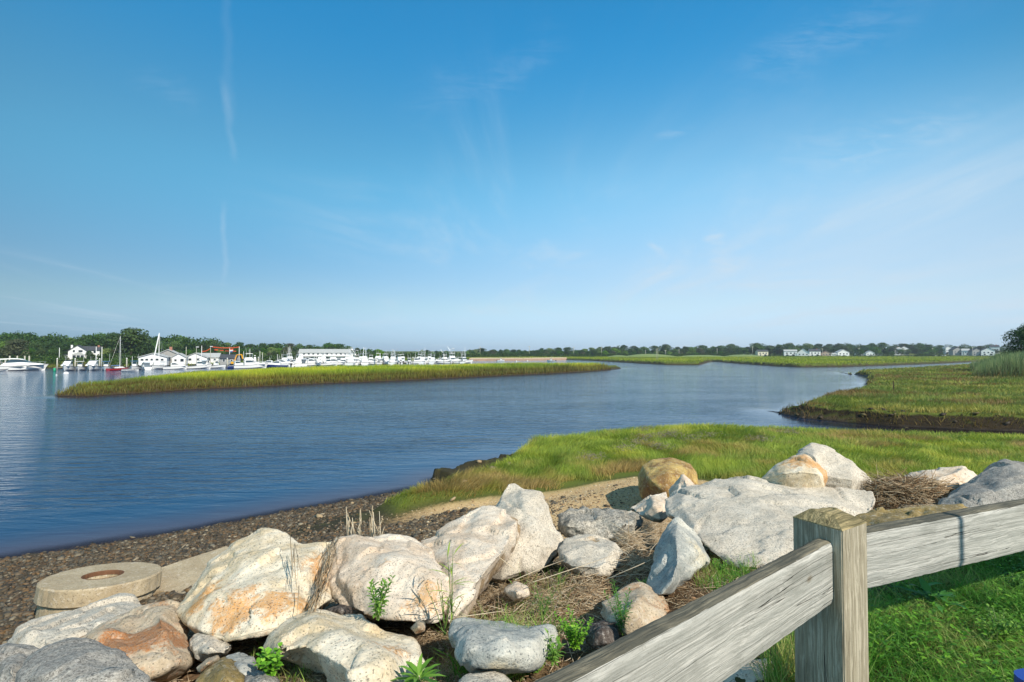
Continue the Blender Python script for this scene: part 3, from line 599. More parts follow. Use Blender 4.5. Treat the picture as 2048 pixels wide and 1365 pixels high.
RB('grey and pink wedge boulder beyond the right rail next to the brushwood',
   [(1785, 975, 6.8), (1808, 951, 7.0), (1835, 941, 7.1), (1915, 936, 7.1), (1941, 944, 7.0), (1950, 960, 6.8), (1935, 985, 6.5), (1900, 1012, 6.2), (1850, 1015, 6.2), (1800, 1005, 6.4)],
   [(1852, 968, 6.6), (1915, 942, 6.95), (1870, 990, 6.35)], G_PINK, thick=.6, stains=[(1900, 965, 6.6, 45, .5)])
RB('dark speckled grey boulder cut off by the right edge of the photo above the rail',
   [(1880, 1008, 5.4), (1905, 985, 5.6), (1950, 958, 5.8), (1985, 930, 6.0), (2012, 919, 6.05), (2055, 927, 6.0), (2110, 945, 5.9), (2130, 1000, 5.4), (2060, 1040, 5.0), (1980, 1040, 5.0), (1915, 1025, 5.1)],
   [(1990, 985, 5.4), (2050, 960, 5.6), (1960, 1000, 5.25)], G_GREY, thick=.8)
RB('mustard lichen covered stone rising behind the right rail beside the post',
   [(1700, 1045, 4.3), (1730, 1028, 4.4), (1770, 1018, 4.5), (1850, 1014, 4.5), (1925, 1012, 4.5), (1985, 1035, 4.4), (2000, 1100, 4.1), (1996, 1150, 3.85), (1960, 1168, 3.75), (1880, 1168, 3.72), (1800, 1170, 3.7), (1730, 1150, 3.75), (1700, 1100, 4.0)],
   [(1800, 1050, 4.15), (1900, 1050, 4.15), (1850, 1110, 3.85), (1950, 1120, 3.9)], G_YEL, thick=.5, lump=1)
RB('low grey stone under the right rail at the right edge of the photo',
   [(1985, 1095, 4.5), (2020, 1085, 4.6), (2100, 1080, 4.6), (2140, 1120, 4.3), (2090, 1150, 4.1), (2020, 1145, 4.1), (1990, 1130, 4.2)], [(2050, 1115, 4.15)], G_GREY, thick=.5)
RB('long flat grey slab with an orange left end beside the concrete ring',
   [(14, 1292, 3.7), (38, 1258, 3.9), (62, 1246, 4.0), (150, 1220, 4.3), (238, 1189, 4.7), (262, 1192, 4.7), (287, 1216, 4.4), (300, 1250, 4.0), (220, 1290, 3.6), (110, 1325, 3.3), (30, 1330, 3.3)],
   [(66, 1262, 3.72), (112, 1288, 3.45), (200, 1250, 3.85)], G_PLAIN, thick=.5, stains=[(60, 1290, 3.6, 40, 1.4)])
RB('orange faced angular block with a dark grey right side at lower left',
   [(135, 1288, 3.15), (200, 1250, 3.4), (280, 1220, 3.65), (344, 1202, 3.75), (356, 1206, 3.72), (376, 1245, 3.5), (388, 1292, 3.2), (380, 1325, 3.0), (345, 1358, 2.8), (300, 1372, 2.7), (240, 1372, 2.7), (180, 1340, 2.85)],
   [(316, 1234, 3.3), (200, 1276, 3.05), (330, 1310, 2.88), (322, 1270, 3.05), (250, 1320, 2.82)], G_ORNG, thick=.55, stains=[(290, 1285, 3.0, 75, 1.1), (240, 1310, 2.9, 60, .9)])
RB('grey speckled boulder nearest the camera at the bottom left corner',
   [(25, 1380, 2.55), (55, 1320, 2.75), (95, 1294, 2.85), (130, 1283, 2.9), (172, 1287, 2.88), (222, 1305, 2.8), (272, 1326, 2.7), (297, 1346, 2.6), (305, 1420, 2.4), (200, 1450, 2.3), (60, 1450, 2.3)],
   [(150, 1320, 2.65), (155, 1365, 2.5), (230, 1350, 2.55), (90, 1350, 2.56)], G_GREY, thick=.55)
RB('pale grey stone cut off by the left edge at the bottom left',
   [(-50, 1390, 2.8), (-30, 1310, 3.0), (10, 1289, 3.1), (52, 1293, 3.1), (76, 1306, 3.0), (60, 1340, 2.85), (40, 1400, 2.65), (-10, 1430, 2.6)], [(20, 1330, 2.82)], G_GREY, thick=.45)
RB('cream and orange boulder with a blue grey patch and a dark split underside, bottom centre',
   [(528, 1288, 2.85), (560, 1258, 3.0), (600, 1231, 3.12), (640, 1217, 3.2), (700, 1228, 3.2), (732, 1227, 3.2), (768, 1262, 3.0), (832, 1275, 2.95), (848, 1302, 2.8), (842, 1345, 2.6), (800, 1390, 2.4), (745, 1400, 2.55), (690, 1385, 2.65), (650, 1350, 2.78), (610, 1322, 2.88), (565, 1305, 2.93)],
   [(556, 1284, 2.78), (600, 1290, 2.72), (632, 1278, 2.7), (680, 1312, 2.55), (730, 1352, 2.38), (700, 1255, 2.85), (780, 1310, 2.55), (640, 1245, 2.95)], G_WHITE, thick=.5, stains=[(780, 1300, 2.6, 60, .7), (800, 1275, 2.8, 30, .6)])
RB('blue grey block with a flat top half hidden by grass, left of the long rail',
   [(897, 1278, 2.75), (905, 1250, 2.9), (926, 1240, 2.98), (1000, 1240, 3.0), (1060, 1248, 2.98), (1106, 1263, 2.85), (1112, 1292, 2.7), (1075, 1335, 2.48), (1000, 1350, 2.4), (940, 1350, 2.4), (912, 1325, 2.5)],
   [(948, 1290, 2.52), (1000, 1300, 2.48), (1060, 1290, 2.56), (945, 1258, 2.75)], G_BLUE, thick=.4, stains=[(990, 1330, 2.45, 40, .8)])
RB('orange topped stone touching the long rail at its middle',
   [(1196, 1200, 3.35), (1240, 1175, 3.5), (1281, 1162, 3.6), (1302, 1170, 3.55), (1337, 1216, 3.25), (1320, 1250, 3.05), (1260, 1268, 2.95), (1215, 1245, 3.05)], [(1275, 1200, 3.2), (1255, 1230, 3.02)], G_ORNG, thick=.35)
RB('cream stone showing below the long rail near the post foot',
   [(1400, 1400, 2.3), (1440, 1345, 2.5), (1490, 1310, 2.62), (1520, 1290, 2.7), (1546, 1310, 2.6), (1563, 1345, 2.48), (1580, 1400, 2.28), (1500, 1430, 2.2)], [(1500, 1350, 2.42)], G_PINK, thick=.4)
RB('rounded pale boulder top at the bottom edge left of the rail',
   [(905, 1385, 2.25), (925, 1356, 2.35), (965, 1344, 2.4), (1005, 1349, 2.38), (1030, 1372, 2.3), (1030, 1420, 2.15), (950, 1430, 2.12), (905, 1410, 2.18)], [(965, 1380, 2.22)], G_PLAIN, thick=.35)
RB('flat grey stone in the shade right of the orange block', [(378, 1275, 3.1), (400, 1268, 3.15), (440, 1275, 3.1), (465, 1290, 3.0), (450, 1312, 2.9), (410, 1318, 2.88), (385, 1305, 2.92)], [(420, 1292, 2.95)], G_PLAIN, thick=.3, name='stone', cat='stone')
RB('small bright orange chip of stone lying in the straw', [(393, 1335, 2.72), (415, 1317, 2.8), (436, 1311, 2.82), (440, 1318, 2.79), (425, 1332, 2.72), (402, 1345, 2.66)], [(418, 1326, 2.7)], G_ORNG, thick=.08, name='stone', cat='stone', vox=.008, rough=.006)
RB('olive brown block at the bottom edge between straw and leafy herb', [(385, 1375, 2.5), (410, 1340, 2.65), (450, 1315, 2.78), (472, 1330, 2.68), (485, 1362, 2.52), (470, 1400, 2.38), (400, 1405, 2.38)], [(440, 1350, 2.52)], G_YEL, thick=.3, name='stone', cat='stone')
RB('pale grey stone touching the leafy herb from the left', [(447, 1318, 2.85), (475, 1310, 2.88), (505, 1318, 2.85), (515, 1345, 2.7), (500, 1375, 2.55), (475, 1372, 2.56)], [(485, 1338, 2.68)], G_BLUE, thick=.25, name='stone', cat='stone')
RB('purple grey stone under the leafy herb at the bottom edge', [(478, 1365, 2.52), (500, 1345, 2.6), (530, 1340, 2.62), (550, 1355, 2.55), (550, 1385, 2.42), (500, 1395, 2.38)], [(515, 1362, 2.48)], G_GREY, thick=.25, name='stone', cat='stone')
RB('dark little stone in the gap below the pinkish boulder', [(655, 1222, 3.35), (680, 1210, 3.4), (700, 1218, 3.36), (703, 1232, 3.25), (670, 1236, 3.22)], [(682, 1222, 3.26)], G_CLOD, thick=.15, name='stone', cat='stone', vox=.01)
RB('pale stone half buried in straw right of the brown broken edge', [(1008, 1180, 3.75), (1030, 1162, 3.85), (1055, 1172, 3.8), (1060, 1190, 3.65), (1030, 1200, 3.6)], [(1034, 1180, 3.66)], G_PINK, thick=.2, name='stone', cat='stone', vox=.012)
RB('lumpy dark clod of soil beside the bushy weeds', [(1168, 1275, 2.8), (1180, 1250, 2.95), (1205, 1238, 3.0), (1230, 1248, 2.95), (1240, 1270, 2.82), (1225, 1292, 2.7), (1190, 1298, 2.68)], [(1205, 1265, 2.78)], G_CLOD, thick=.15, name='soil_clod', cat='clod', vox=.01, rough=.035)
RB('rust orange pebble beside the dry stems', [(820, 1258, 3.05), (835, 1240, 3.12), (850, 1245, 3.1), (850, 1262, 3.0), (830, 1270, 2.98)], [(836, 1255, 3.0)], G_ORNG, thick=.08, name='stone', cat='stone', vox=.008, rough=.006)
# ---------------------------------------------------------------- concrete ring and slab
CONC = granite('weathered_tan_concrete', (168, 150, 120), (188, 172, 142), dark=(110, 96, 76), stain=(150, 126, 90), amt=.15, speck=.5, scale=.6)
def ring():
    D = 7.0; c = PD(206, 1150, D); tilt = Matrix.Rotation(R(-3.5), 4, 'X')
    root = empty('concrete_ring', c, 0, 'round tan concrete ring with a hole in its top on the pebble beach', 'concrete ring')
    root.rotation_euler = (R(-8), R(1), 0); N = 72; ro = .665
    def prof(pr): # closed lathe
        vs = []; fs = []
        for k in range(N):
            a = 2 * math.pi * k / N; w_ = 1 + .02 * (float(vn(math.cos(a) * 7 + 3, math.sin(a) * 7)) - .5) + .02 * (float(vn(math.cos(a) * 18, math.sin(a) * 18 + 9)) - .5)
            for r_, z_ in pr: vs.append((r_ * w_ * math.cos(a), r_ * w_ * math.sin(a), z_))
        m = len(pr)
        for k in range(N):
            for j in range(m): fs.append((k * m + j, ((k + 1) % N) * m + j, ((k + 1) % N) * m + (j + 1) % m, k * m + (j + 1) % m))
        return vs, fs
    mb = MB(); mb.add(*prof([(.22, 0.0), (ro - .018, 0), (ro, -.018), (ro + .005, -.20), (ro - .01, -.215), (.22, -.215), (.205, -.1)])); o = mb.build('cover', CONC, root, smooth=False)
    mb = MB(); mb.add(*prof([(ro - .04, -.222), (ro - .03, -.5), (ro - .03, -.95), (.4, -.95), (.4, -.222)])); mb.build('base', CONC, root)
    rust = simple_mat('rusty_iron_rim', C(104, 70, 46), .9, .5, 12, bump=.6)
    mb = MB(); mb.add(*prof([(.214, -.01), (.222, .005), (.232, .003), (.222, -.003), (.214, -.05), (.206, -.05)])); mb.build('rim', rust, root)
ring()
def slab():
    top = [PZ(a, b, 1.20) for a, b in ((246, 1176), (318, 1136), (452, 1092), (500, 1110), (374, 1188))]; c = sum(top, Vector()) / 5
    bm = bmesh.new(); vs = [bm.verts.new(v - c) for v in top]; f = bm.faces.new(vs); r = bmesh.ops.extrude_face_region(bm, geom=[f])
    for v in [g for g in r['geom'] if isinstance(g, bmesh.types.BMVert)]: v.co.z -= .42
    bmesh.ops.recalc_face_normals(bm, faces=bm.faces); bmesh.ops.bevel(bm, geom=list(bm.edges), offset=.012, segments=2, affect='EDGES')
    bmesh.ops.triangulate(bm, faces=bm.faces); bmesh.ops.subdivide_edges(bm, edges=bm.edges, cuts=3, use_grid_fill=True)
    for v in bm.verts: v.co.z += .012 * (float(vn(v.co.x * 9, v.co.y * 9, v.co.z * 9)) - .5); v.co.y += .01 * (float(vn(v.co.x * 12 + 5, v.co.y * 9, v.co.z * 9)) - .5)
    me = bpy.data.meshes.new('concrete_slab'); bm.to_mesh(me); bm.free(); me.materials.append(CONC)
    tag(link('concrete_slab', me, None, c), 'flat tan concrete slab between the concrete ring and the large white boulder', 'concrete slab')
slab()
# ---------------------------------------------------------------- timber fence
def wood(name, c1, c2, c3, axis=0, dirt=0.0, bumpk=1.0):
    m = bpy.data.materials.new(name); m.use_nodes = True; t = NT(m.node_tree); b = t.N['Principled BSDF']
    ob = t.n('ShaderNodeTexCoord').outputs['Object']
    def sc(a, c): v = [c, c, c]; v[axis] = a; return tuple(v)
    warp = t.noise(t.mapping(ob, scale=sc(2.2, 5)), 1.0, 3, .5)
    wv = t.n('ShaderNodeVectorMath', operation='ADD', i_0=ob, i_1=t.n('ShaderNodeVectorMath', operation='SCALE', i_0=t.n('ShaderNodeCombineXYZ', i_0=warp, i_1=warp, i_2=warp).outputs[0], i_3=.06).outputs[0]).outputs[0]
    g1 = t.noise(t.mapping(wv, scale=sc(1.1, 75)), 1.0, 5, .6); g2 = t.noise(t.mapping(wv, scale=sc(6, 210)), 1.0, 4, .6); g3 = t.noise(t.mapping(ob, scale=sc(2.5, 9)), 1.0, 5, .6)
    fine = t.noise(ob, 160, 3, .6)
    c = t.mix(t.ss(g1, .38, .62), C(*c1), C(*c2)); c = t.mix(t.m('MULTIPLY', t.ss(g2, .58, .40), .5), c, C(*c3))
    c = t.mix(t.m('MULTIPLY', t.ss(g3, .52 - dirt, .68 - dirt), .55 + dirt), c, C(*c3))
    kn = t.n('ShaderNodeTexVoronoi', i_Scale=1.0, i_Vector=t.mapping(wv, scale=sc(3.2, 6.5)))
    c = t.mix(t.m('MULTIPLY', t.ss(kn.outputs['Distance'], .10, .03), .75), c, C(110, 98, 78))
    ck = t.m('ABSOLUTE', t.m('SUBTRACT', t.noise(t.mapping(ob, scale=sc(.35, 26)), 1.0, 2, .4), .5))
    crack = t.m('MULTIPLY', t.ss(ck, .006, .0), t.ss(g3, .42, .5)); c = t.mix(t.m('MULTIPLY', crack, .8), c, C(38, 32, 26))
    c = t.mix(t.m('MULTIPLY', t.ss(fine, .56, .7), .25), c, C(60, 58, 50))
    t.put(b.inputs['Base Color'], c); b.inputs['Roughness'].default_value = .85; b.inputs['Specular IOR Level'].default_value = .25
    h = t.m('ADD', t.m('ADD', t.m('MULTIPLY', g1, .004 * bumpk), t.m('MULTIPLY', g2, .002 * bumpk)), t.m('MULTIPLY', crack, -.006))
    t.L.new(t.n('ShaderNodeBump', i_Strength=1.0, i_Distance=1.0, i_Height=h).outputs[0], b.inputs['Normal']); return m
W_RAIL = wood('weathered_rail_wood', (192, 189, 180), (166, 165, 157), (128, 128, 120), 0)
W_TOP = wood('blackened_rail_top', (136, 128, 108), (96, 94, 82), (68, 68, 60), 0, dirt=.1, bumpk=1.6)
W_POST = wood('greyed_post_wood', (192, 182, 160), (154, 144, 122), (108, 100, 82), 2)
W_CAP = wood('post_cap_wood', (178, 160, 118), (128, 118, 84), (86, 80, 56), 0, dirt=.05)
def plank(name, L_, th, ht, parent, seed=0, mats=(None, None), bow=.0):
    bm = bmesh.new(); nx, ny, nz_ = int(L_ / .02), 4, 12
    def P(i, j, k): return (L_ * i / nx, th * (j / ny - .5), -ht * k / nz_)
    g = {}
    for i in range(nx + 1):
        for j in range(ny + 1):
            for k in range(nz_ + 1):
                if j in (0, ny) or k in (0, nz_) or i in (0, nx): g[i, j, k] = bm.verts.new(P(i, j, k))
    def q(a, b, c, d, mi):
        f = bm.faces.new((g[a], g[b], g[c], g[d])); f.material_index = mi; f.smooth = True
    for i in range(nx):
        for k in range(nz_): q((i, 0, k), (i, 0, k + 1), (i + 1, 0, k + 1), (i + 1, 0, k), 0); q((i, ny, k), (i + 1, ny, k), (i + 1, ny, k + 1), (i, ny, k + 1), 0)
        for j in range(ny): q((i, j, 0), (i + 1, j, 0), (i + 1, j + 1, 0), (i, j + 1, 0), 1); q((i, j, nz_), (i, j + 1, nz_), (i + 1, j + 1, nz_), (i + 1, j, nz_), 0)
    for j in range(ny):
        for k in range(nz_): q((0, j, k), (0, j + 1, k), (0, j + 1, k + 1), (0, j, k + 1), 0); q((nx, j, k), (nx, j, k + 1), (nx, j + 1, k + 1), (nx, j + 1, k), 0)
    for v in bm.verts:
        x, y, z = v.co; e = min(abs(y) - th / 2 + .006, 0) ; ez = min(-z, ht + z)
        dy = .006 if abs(abs(y) - th / 2) < 1e-5 and ez < .001 else 0
        wob = float(vn(x * 3 + seed, z * 4, y)) - .5; w2 = float(vn(x * 40 + seed, z * 60, y * 9)) - .5
        v.co.y = y * (1 - dy / (th / 2)) + wob * .003 + (w2 * .0012)
        v.co.z = z + (.004 * (float(vn(x * 2.3 + seed, 3.3, y * 20)) - .5) - (.003 if dy else 0) + .0025 * (float(vn(x * 30 + seed, 1, 2)) - .5)) * (1 if ez < .02 else 0)
    bmesh.ops.recalc_face_normals(bm, faces=bm.faces)
    me = bpy.data.meshes.new(name); bm.to_mesh(me); bm.free(); me.materials.append(mats[0]); me.materials.append(mats[1])
    me.set_sharp_from_angle(angle=R(50)); return link(name, me, parent)
PL_, PF, PR = Vector((1.1446, 2.099, 3.83)), Vector((1.2345, 1.935, 3.83)), Vector((1.3957, 2.033, 3.83))
pc = (PL_ + PR) / 2; pa = math.atan2(PR.y - PF.y, PR.x - PF.x)
fence = empty('wooden_fence', (pc.x, pc.y, 3.0), 0, 'grey weathered timber fence with square post and two thick rails in the right foreground', 'fence')
def post():
    hw = .094; bm = bmesh.new()
    bmesh.ops.create_cube(bm, size=1, matrix=Matrix.Translation((0, 0, -.51 + 0.0)) @ Matrix.Diagonal((2 * hw, 2 * hw, 1.02, 1)))
    bmesh.ops.bevel(bm, geom=[e for e in bm.edges if abs(e.verts[0].co.z - e.verts[1].co.z) > .5], offset=.004, segments=2, affect='EDGES')
    me = bpy.data.meshes.new('post'); bm.to_mesh(me); bm.free()
    o = link('post', me, fence)
    cb = MB().box(-.2, .2, -.043, .047, -.30, -.035); cm = cb.build('cut', W_POST); md = o.modifiers.new('b', 'BOOLEAN'); md.object = cm; md.operation = 'DIFFERENCE'; md.solver = 'EXACT'
    dg = bpy.context.evaluated_depsgraph_get(); me2 = bpy.data.meshes.new_from_object(o.evaluated_get(dg)); o.modifiers.clear(); o.data = me2; bpy.data.objects.remove(cm)
    me2.materials.clear(); me2.materials.append(W_POST); me2.name = 'post'
    o.rotation_euler = (0, 0, pa); o.location = (0, 0, .83)
    # bevelled cap
    bm = bmesh.new(); rings = [(hw, 0.0), (hw - .001, .004), (hw - .045, .036), (hw - .066, .040)]
    def rr(h, z, n=8):
        vs = []
        for sx, sy in ((-1, -1), (1, -1), (1, 1), (-1, 1)):
            nx_ = {(-1, -1): (1, -1), (1, -1): (1, 1), (1, 1): (-1, 1), (-1, 1): (-1, -1)}[(sx, sy)]
            for k in range(n):
                q = k / n; x = h * (sx + (nx_[0] - sx) * q); y = h * (sy + (nx_[1] - sy) * q)
                vs.append(bm.verts.new((x + .003 * (float(vn(x * 30, y * 30, z * 30)) - .5), y, z + (.014 * (float(vn(x * 22, y * 22, 4)) - .5) if z > .01 else 0))))
        return vs
    R_ = [rr(h, z) for h, z in rings]
    for a, b in zip(R_, R_[1:]):
        for k in range(len(a)): bm.faces.new((a[k], a[(k + 1) % len(a)], b[(k + 1) % len(a)], b[k]))
    bm.faces.new(R_[-1]); me = bpy.data.meshes.new('post_cap'); bm.to_mesh(me); bm.free(); me.materials.append(W_CAP)
    link('cap', me, o)
post()
def rail_at(p0, p1, th, ht, ztop, seed, name='rail'):
    p0 = Vector((*p0, ztop)); p1 = Vector((*p1, ztop)); d = (p1 - p0); L_ = d.length; a = math.atan2(d.y, d.x)
    nrm = Vector((-math.sin(a), math.cos(a), 0)) * th / 2
    o = plank(name, L_, th, ht, fence, seed, (W_RAIL, W_TOP)); o.location = p0 + nrm - fence.location; o.rotation_euler = (0, 0, a)
    return o
u = Vector((.796, .605)); e1 = Vector((1.181, 1.935)); rail_at(e1 - u * 2.5, e1 + u * .07, .062, .23, 3.78, 3)
u2 = Vector((.933, .360)); e2 = Vector((1.41, 2.054)); rail_at(e2 - u2 * .10, e2 + u2 * 3.6, .075, .217, 3.78, 11)
# a slim pole just outside the frame on the right throws the thin shadow on the right rail
sp = empty('sign_pole', (1.985 + .669 * 2.2, 2.27 - .743 * 2.2, 3.0), 0, 'thin galvanised pole standing on the lawn just outside the right edge', 'pole')
galv = simple_mat('galvanised_steel', (.5, .5, .5), .4, .1, 6, metallic=.8)
MB().tube((0, 0, -.2), (0, 0, 2.75), .016, n=10).build('post', galv, sp, True)
MB().tube((0, 0, 2.75), (0, 0, 2.765), .019, .012, n=10).build('cap', galv, sp, True)
blue = simple_mat('blue_plastic', C(20, 62, 150), .35, .05, 3)
bb = PD(2080, 1366, 1.72); bin_ = empty('blue_bin', (bb.x + .22, bb.y - .1, 3.0), R(12), 'blue plastic bin of which only a corner shows at the bottom right', 'bin')
hb = bb.z - 3.0
mb = MB()
def rrect(w_, d_, z, r=.05):
    vs = []
    for cx_, cy_, a0 in ((w_ - r, d_ - r, 0), (-w_ + r, d_ - r, 90), (-w_ + r, -d_ + r, 180), (w_ - r, -d_ + r, 270)):
        for k in range(5): a = R(a0 + 22.5 * k); vs.append((cx_ + r * math.cos(a), cy_ + r * math.sin(a), z))
    return vs
mb.loft([rrect(.17, .15, 0), rrect(.21, .19, hb - .03), rrect(.205, .185, hb - .03), rrect(.16, .14, .02)], closed=True); mb.build('body', blue, bin_, False)
MB().loft([rrect(.21, .19, hb - .03), rrect(.235, .215, hb - .03), rrect(.235, .215, hb), rrect(.205, .185, hb), rrect(.205, .185, hb - .028)], closed=True, caps=False).build('rim', blue, bin_)

# ---------------------------------------------------------------- loose ground litter
def wpoly(pts): return [tuple(GP(*p)[:2]) for p in pts]
def in_poly(n, poly):
    xs = [p[0] for p in poly]; ys = [p[1] for p in poly]; out = []; got = 0
    while got < n:
        x = rng.uniform(min(xs), max(xs), n * 2); y = rng.uniform(min(ys), max(ys), n * 2); k = sdf(x, y, poly) > 0
        out.append(np.stack([x[k], y[k]], 1)); got += k.sum()
        if len(out) > 60: break
    return np.vstack(out)[:n]
def sticks(name, P, D_, Ln, rad, cols, kink=.0):
    """dry stems: P centres, D_ unit directions; triangular section"""
    n = len(P); D_ = D_ / np.linalg.norm(D_, axis=1)[:, None]
    up = np.tile([0, 0, 1.], (n, 1)); up[np.abs(D_[:, 2]) > .9] = [1, 0, 0]
    s_ = np.cross(D_, up); s_ /= np.linalg.norm(s_, axis=1)[:, None]; w_ = np.cross(s_, D_)
    V = np.zeros((n, 9, 3)); off = rng.normal(0, 1, (n, 1)) * kink * Ln[:, None]
    for k, (q, rr_, oo) in enumerate(((-.5, 1, 0), (0, .95, 1), (.5, .6, 0))):
        c_ = P + D_ * (Ln * q)[:, None] + w_ * off * oo
        for j in range(3):
            a = 2 * math.pi * j / 3; V[:, 3 * k + j] = c_ + (s_ * math.cos(a) + w_ * math.sin(a)) * (rad * rr_)[:, None]
    b = np.arange(n)[:, None] * 9; Q = []
    for k in (0, 3):
        for j in range(3): Q.append(b + np.array([[k + j, k + (j + 1) % 3, k + 3 + (j + 1) % 3, k + 3 + j]]))
    T = [b + np.array([[0, 2, 1]]), b + np.array([[6, 7, 8]])]
    return mesh_np(name, V.reshape(-1, 3), Q + T, DRY, np.repeat(cols, 9, 0))
STRAWC = [(100, 76, 54), (146, 118, 86), (180, 156, 122), (206, 188, 158), (222, 208, 182)]
def straw(label_name, pts, n, pile, ln=(.06, .32), r=(.0014, .0032), flat=.25, bias=None, world=None, dark=.0, zf=None):
    poly = world or wpoly(pts); Q = in_poly(n, poly); s = sdf(Q[:, 0], Q[:, 1], poly); z0 = height(Q[:, 0], Q[:, 1]) if zf is None else zf(Q[:, 0], Q[:, 1])
    dom = np.clip(s / .16, 0, 1); z = z0 + rng.uniform(0, 1, len(Q)) ** .6 * pile * dom + .01
    a = rng.uniform(0, 2 * math.pi, len(Q)) if bias is None else rng.normal(bias[0], bias[1], len(Q))
    D_ = np.stack([np.cos(a), np.sin(a), rng.normal(0, flat, len(Q))], 1)
    Ln = rng.uniform(ln[0], ln[1], len(Q)) ** 1.0; rad = rng.uniform(r[0], r[1], len(Q))
    c = pick(STRAWC, np.clip(rng.beta(2, 2, len(Q)) - dark, 0, 1))
    return sticks(label_name, np.stack([Q[:, 0], Q[:, 1], z], 1), D_, Ln, rad, c, .03)
def stuff(name, me): return tag(link(name, me), kind='stuff')
stuff('straw_wrack', straw('straw', [(925, 1235), (960, 1180), (1010, 1120), (1110, 1090), (1140, 1150), (1240, 1165), (1215, 1210), (1090, 1265), (960, 1262)], 9000, .12, ln=(.03, .24), r=(.001, .0028), dark=-.02))
stuff('straw_wrack', straw('straw', [(1215, 1150), (1245, 1075), (1290, 1035), (1345, 1040), (1325, 1085), (1292, 1150), (1240, 1180)], 3600, .22, ln=(.08, .42), bias=(R(20), .7), dark=-.12, flat=.35))
stuff('straw_wrack', straw('straw', [(375, 1345), (420, 1280), (500, 1262), (560, 1245), (640, 1215), (690, 1195), (640, 1235), (575, 1250), (530, 1300), (450, 1325)], 2600, .10, ln=(.06, .30), bias=(R(25), .6), flat=.2))
stuff('straw_wrack', straw('straw', [(780, 1290), (830, 1235), (930, 1200), (960, 1250), (900, 1290), (850, 1330)], 2600, .08, ln=(.03, .18), r=(.001, .0022), dark=.0))
stuff('straw_wrack', straw('straw', [(1340, 1210), (1400, 1140), (1450, 1140), (1430, 1190), (1380, 1220)], 500, .03, ln=(.02, .12), r=(.001, .002), dark=.3))
stuff('straw_wrack', straw('straw', [(560, 1365), (640, 1330), (760, 1360), (900, 1330), (960, 1365), (900, 1420), (600, 1420)], 4200, .04, ln=(.02, .16), r=(.0008, .002), dark=.0))
c0 = PD(1815, 985, 6.2); zt = c0.z
wp = [(c0.x + .55 * math.cos(a), c0.y + .35 * math.sin(a)) for a in np.linspace(0, 2 * math.pi, 14, endpoint=False)]
tag(link('brushwood_heap', straw('twigs', None, 2600, .30, ln=(.10, .55), r=(.002, .0045), flat=.3, world=wp, dark=.10, zf=lambda x, y: np.full(len(x), zt - .17))), 'heap of grey dead reed stems lying between the boulders above the right rail', 'brushwood')
# stems leaning in the gap between the two large boulders, and reed stubs behind them
def bundle(pa_, pb_, n, ln, r=(.0016, .003), spread=.03, tilt=.12):
    a_, b_ = np.array(pa_), np.array(pb_); q = rng.uniform(0, 1, n)[:, None]; P = a_ + (b_ - a_) * q + rng.normal(0, spread, (n, 3))
    D_ = np.tile((b_ - a_) / np.linalg.norm(b_ - a_), (n, 1)) + rng.normal(0, tilt, (n, 3))
    return sticks('stems', P, D_, rng.uniform(ln[0], ln[1], n), rng.uniform(r[0], r[1], n), pick(STRAWC, rng.beta(2.2, 2, n)), .02)
stuff('dead_reed_stems', bundle(PD(668, 1085, 3.95), PD(630, 1215, 3.1), 110, (.12, .4), spread=.018))
stuff('dead_reed_stems', bundle(PD(590, 1110, 3.5), PD(592, 1225, 3.05), 8, (.2, .4), spread=.01, tilt=.06))
P = np.array([PD(690 + rng.uniform(0, 75), 1072, 4.75 + rng.uniform(0, .3)) for k in range(26)]); hh_ = rng.uniform(.05, .26, 26)
stuff('reed_stubs', sticks('stubs', P + np.array([0, 0, .02]) + np.stack([np.zeros(26), np.zeros(26), hh_ / 2 - .05], 1), np.stack([rng.normal(-.12, .2, 26), rng.normal(0, .15, 26), np.ones(26)], 1), hh_ + .1, rng.uniform(.003, .006, 26), pick(STRAWC, rng.uniform(.6, 1, 26))))
for k, (a, b, r_) in enumerate([((1000, 1068, 3.2), (395, 0, 0), 0)][:0]): pass
lg = [(PD(1065, 1165, 3.6), PD(1250, 1103, 4.3)), (PD(1210, 1160, 3.9), PD(1345, 1100, 4.0)), (PD(985, 1105, 4.0), PD(1030, 1140, 3.9)), (PD(460, 1280, 2.9), PD(640, 1235, 3.1)), (PD(1030, 1160, 3.7), PD(1130, 1120, 4.1)), (PD(870, 1240, 3.0), PD(1010, 1222, 3.1))]
P = np.array([(a + b) / 2 for a, b in lg]); D_ = np.array([b - a for a, b in lg]); stuff('dead_reed_stems', sticks('stems', P, D_, np.linalg.norm(D_, axis=1), np.full(len(lg), .0035), pick(STRAWC, np.full(len(lg), .8)), .01))
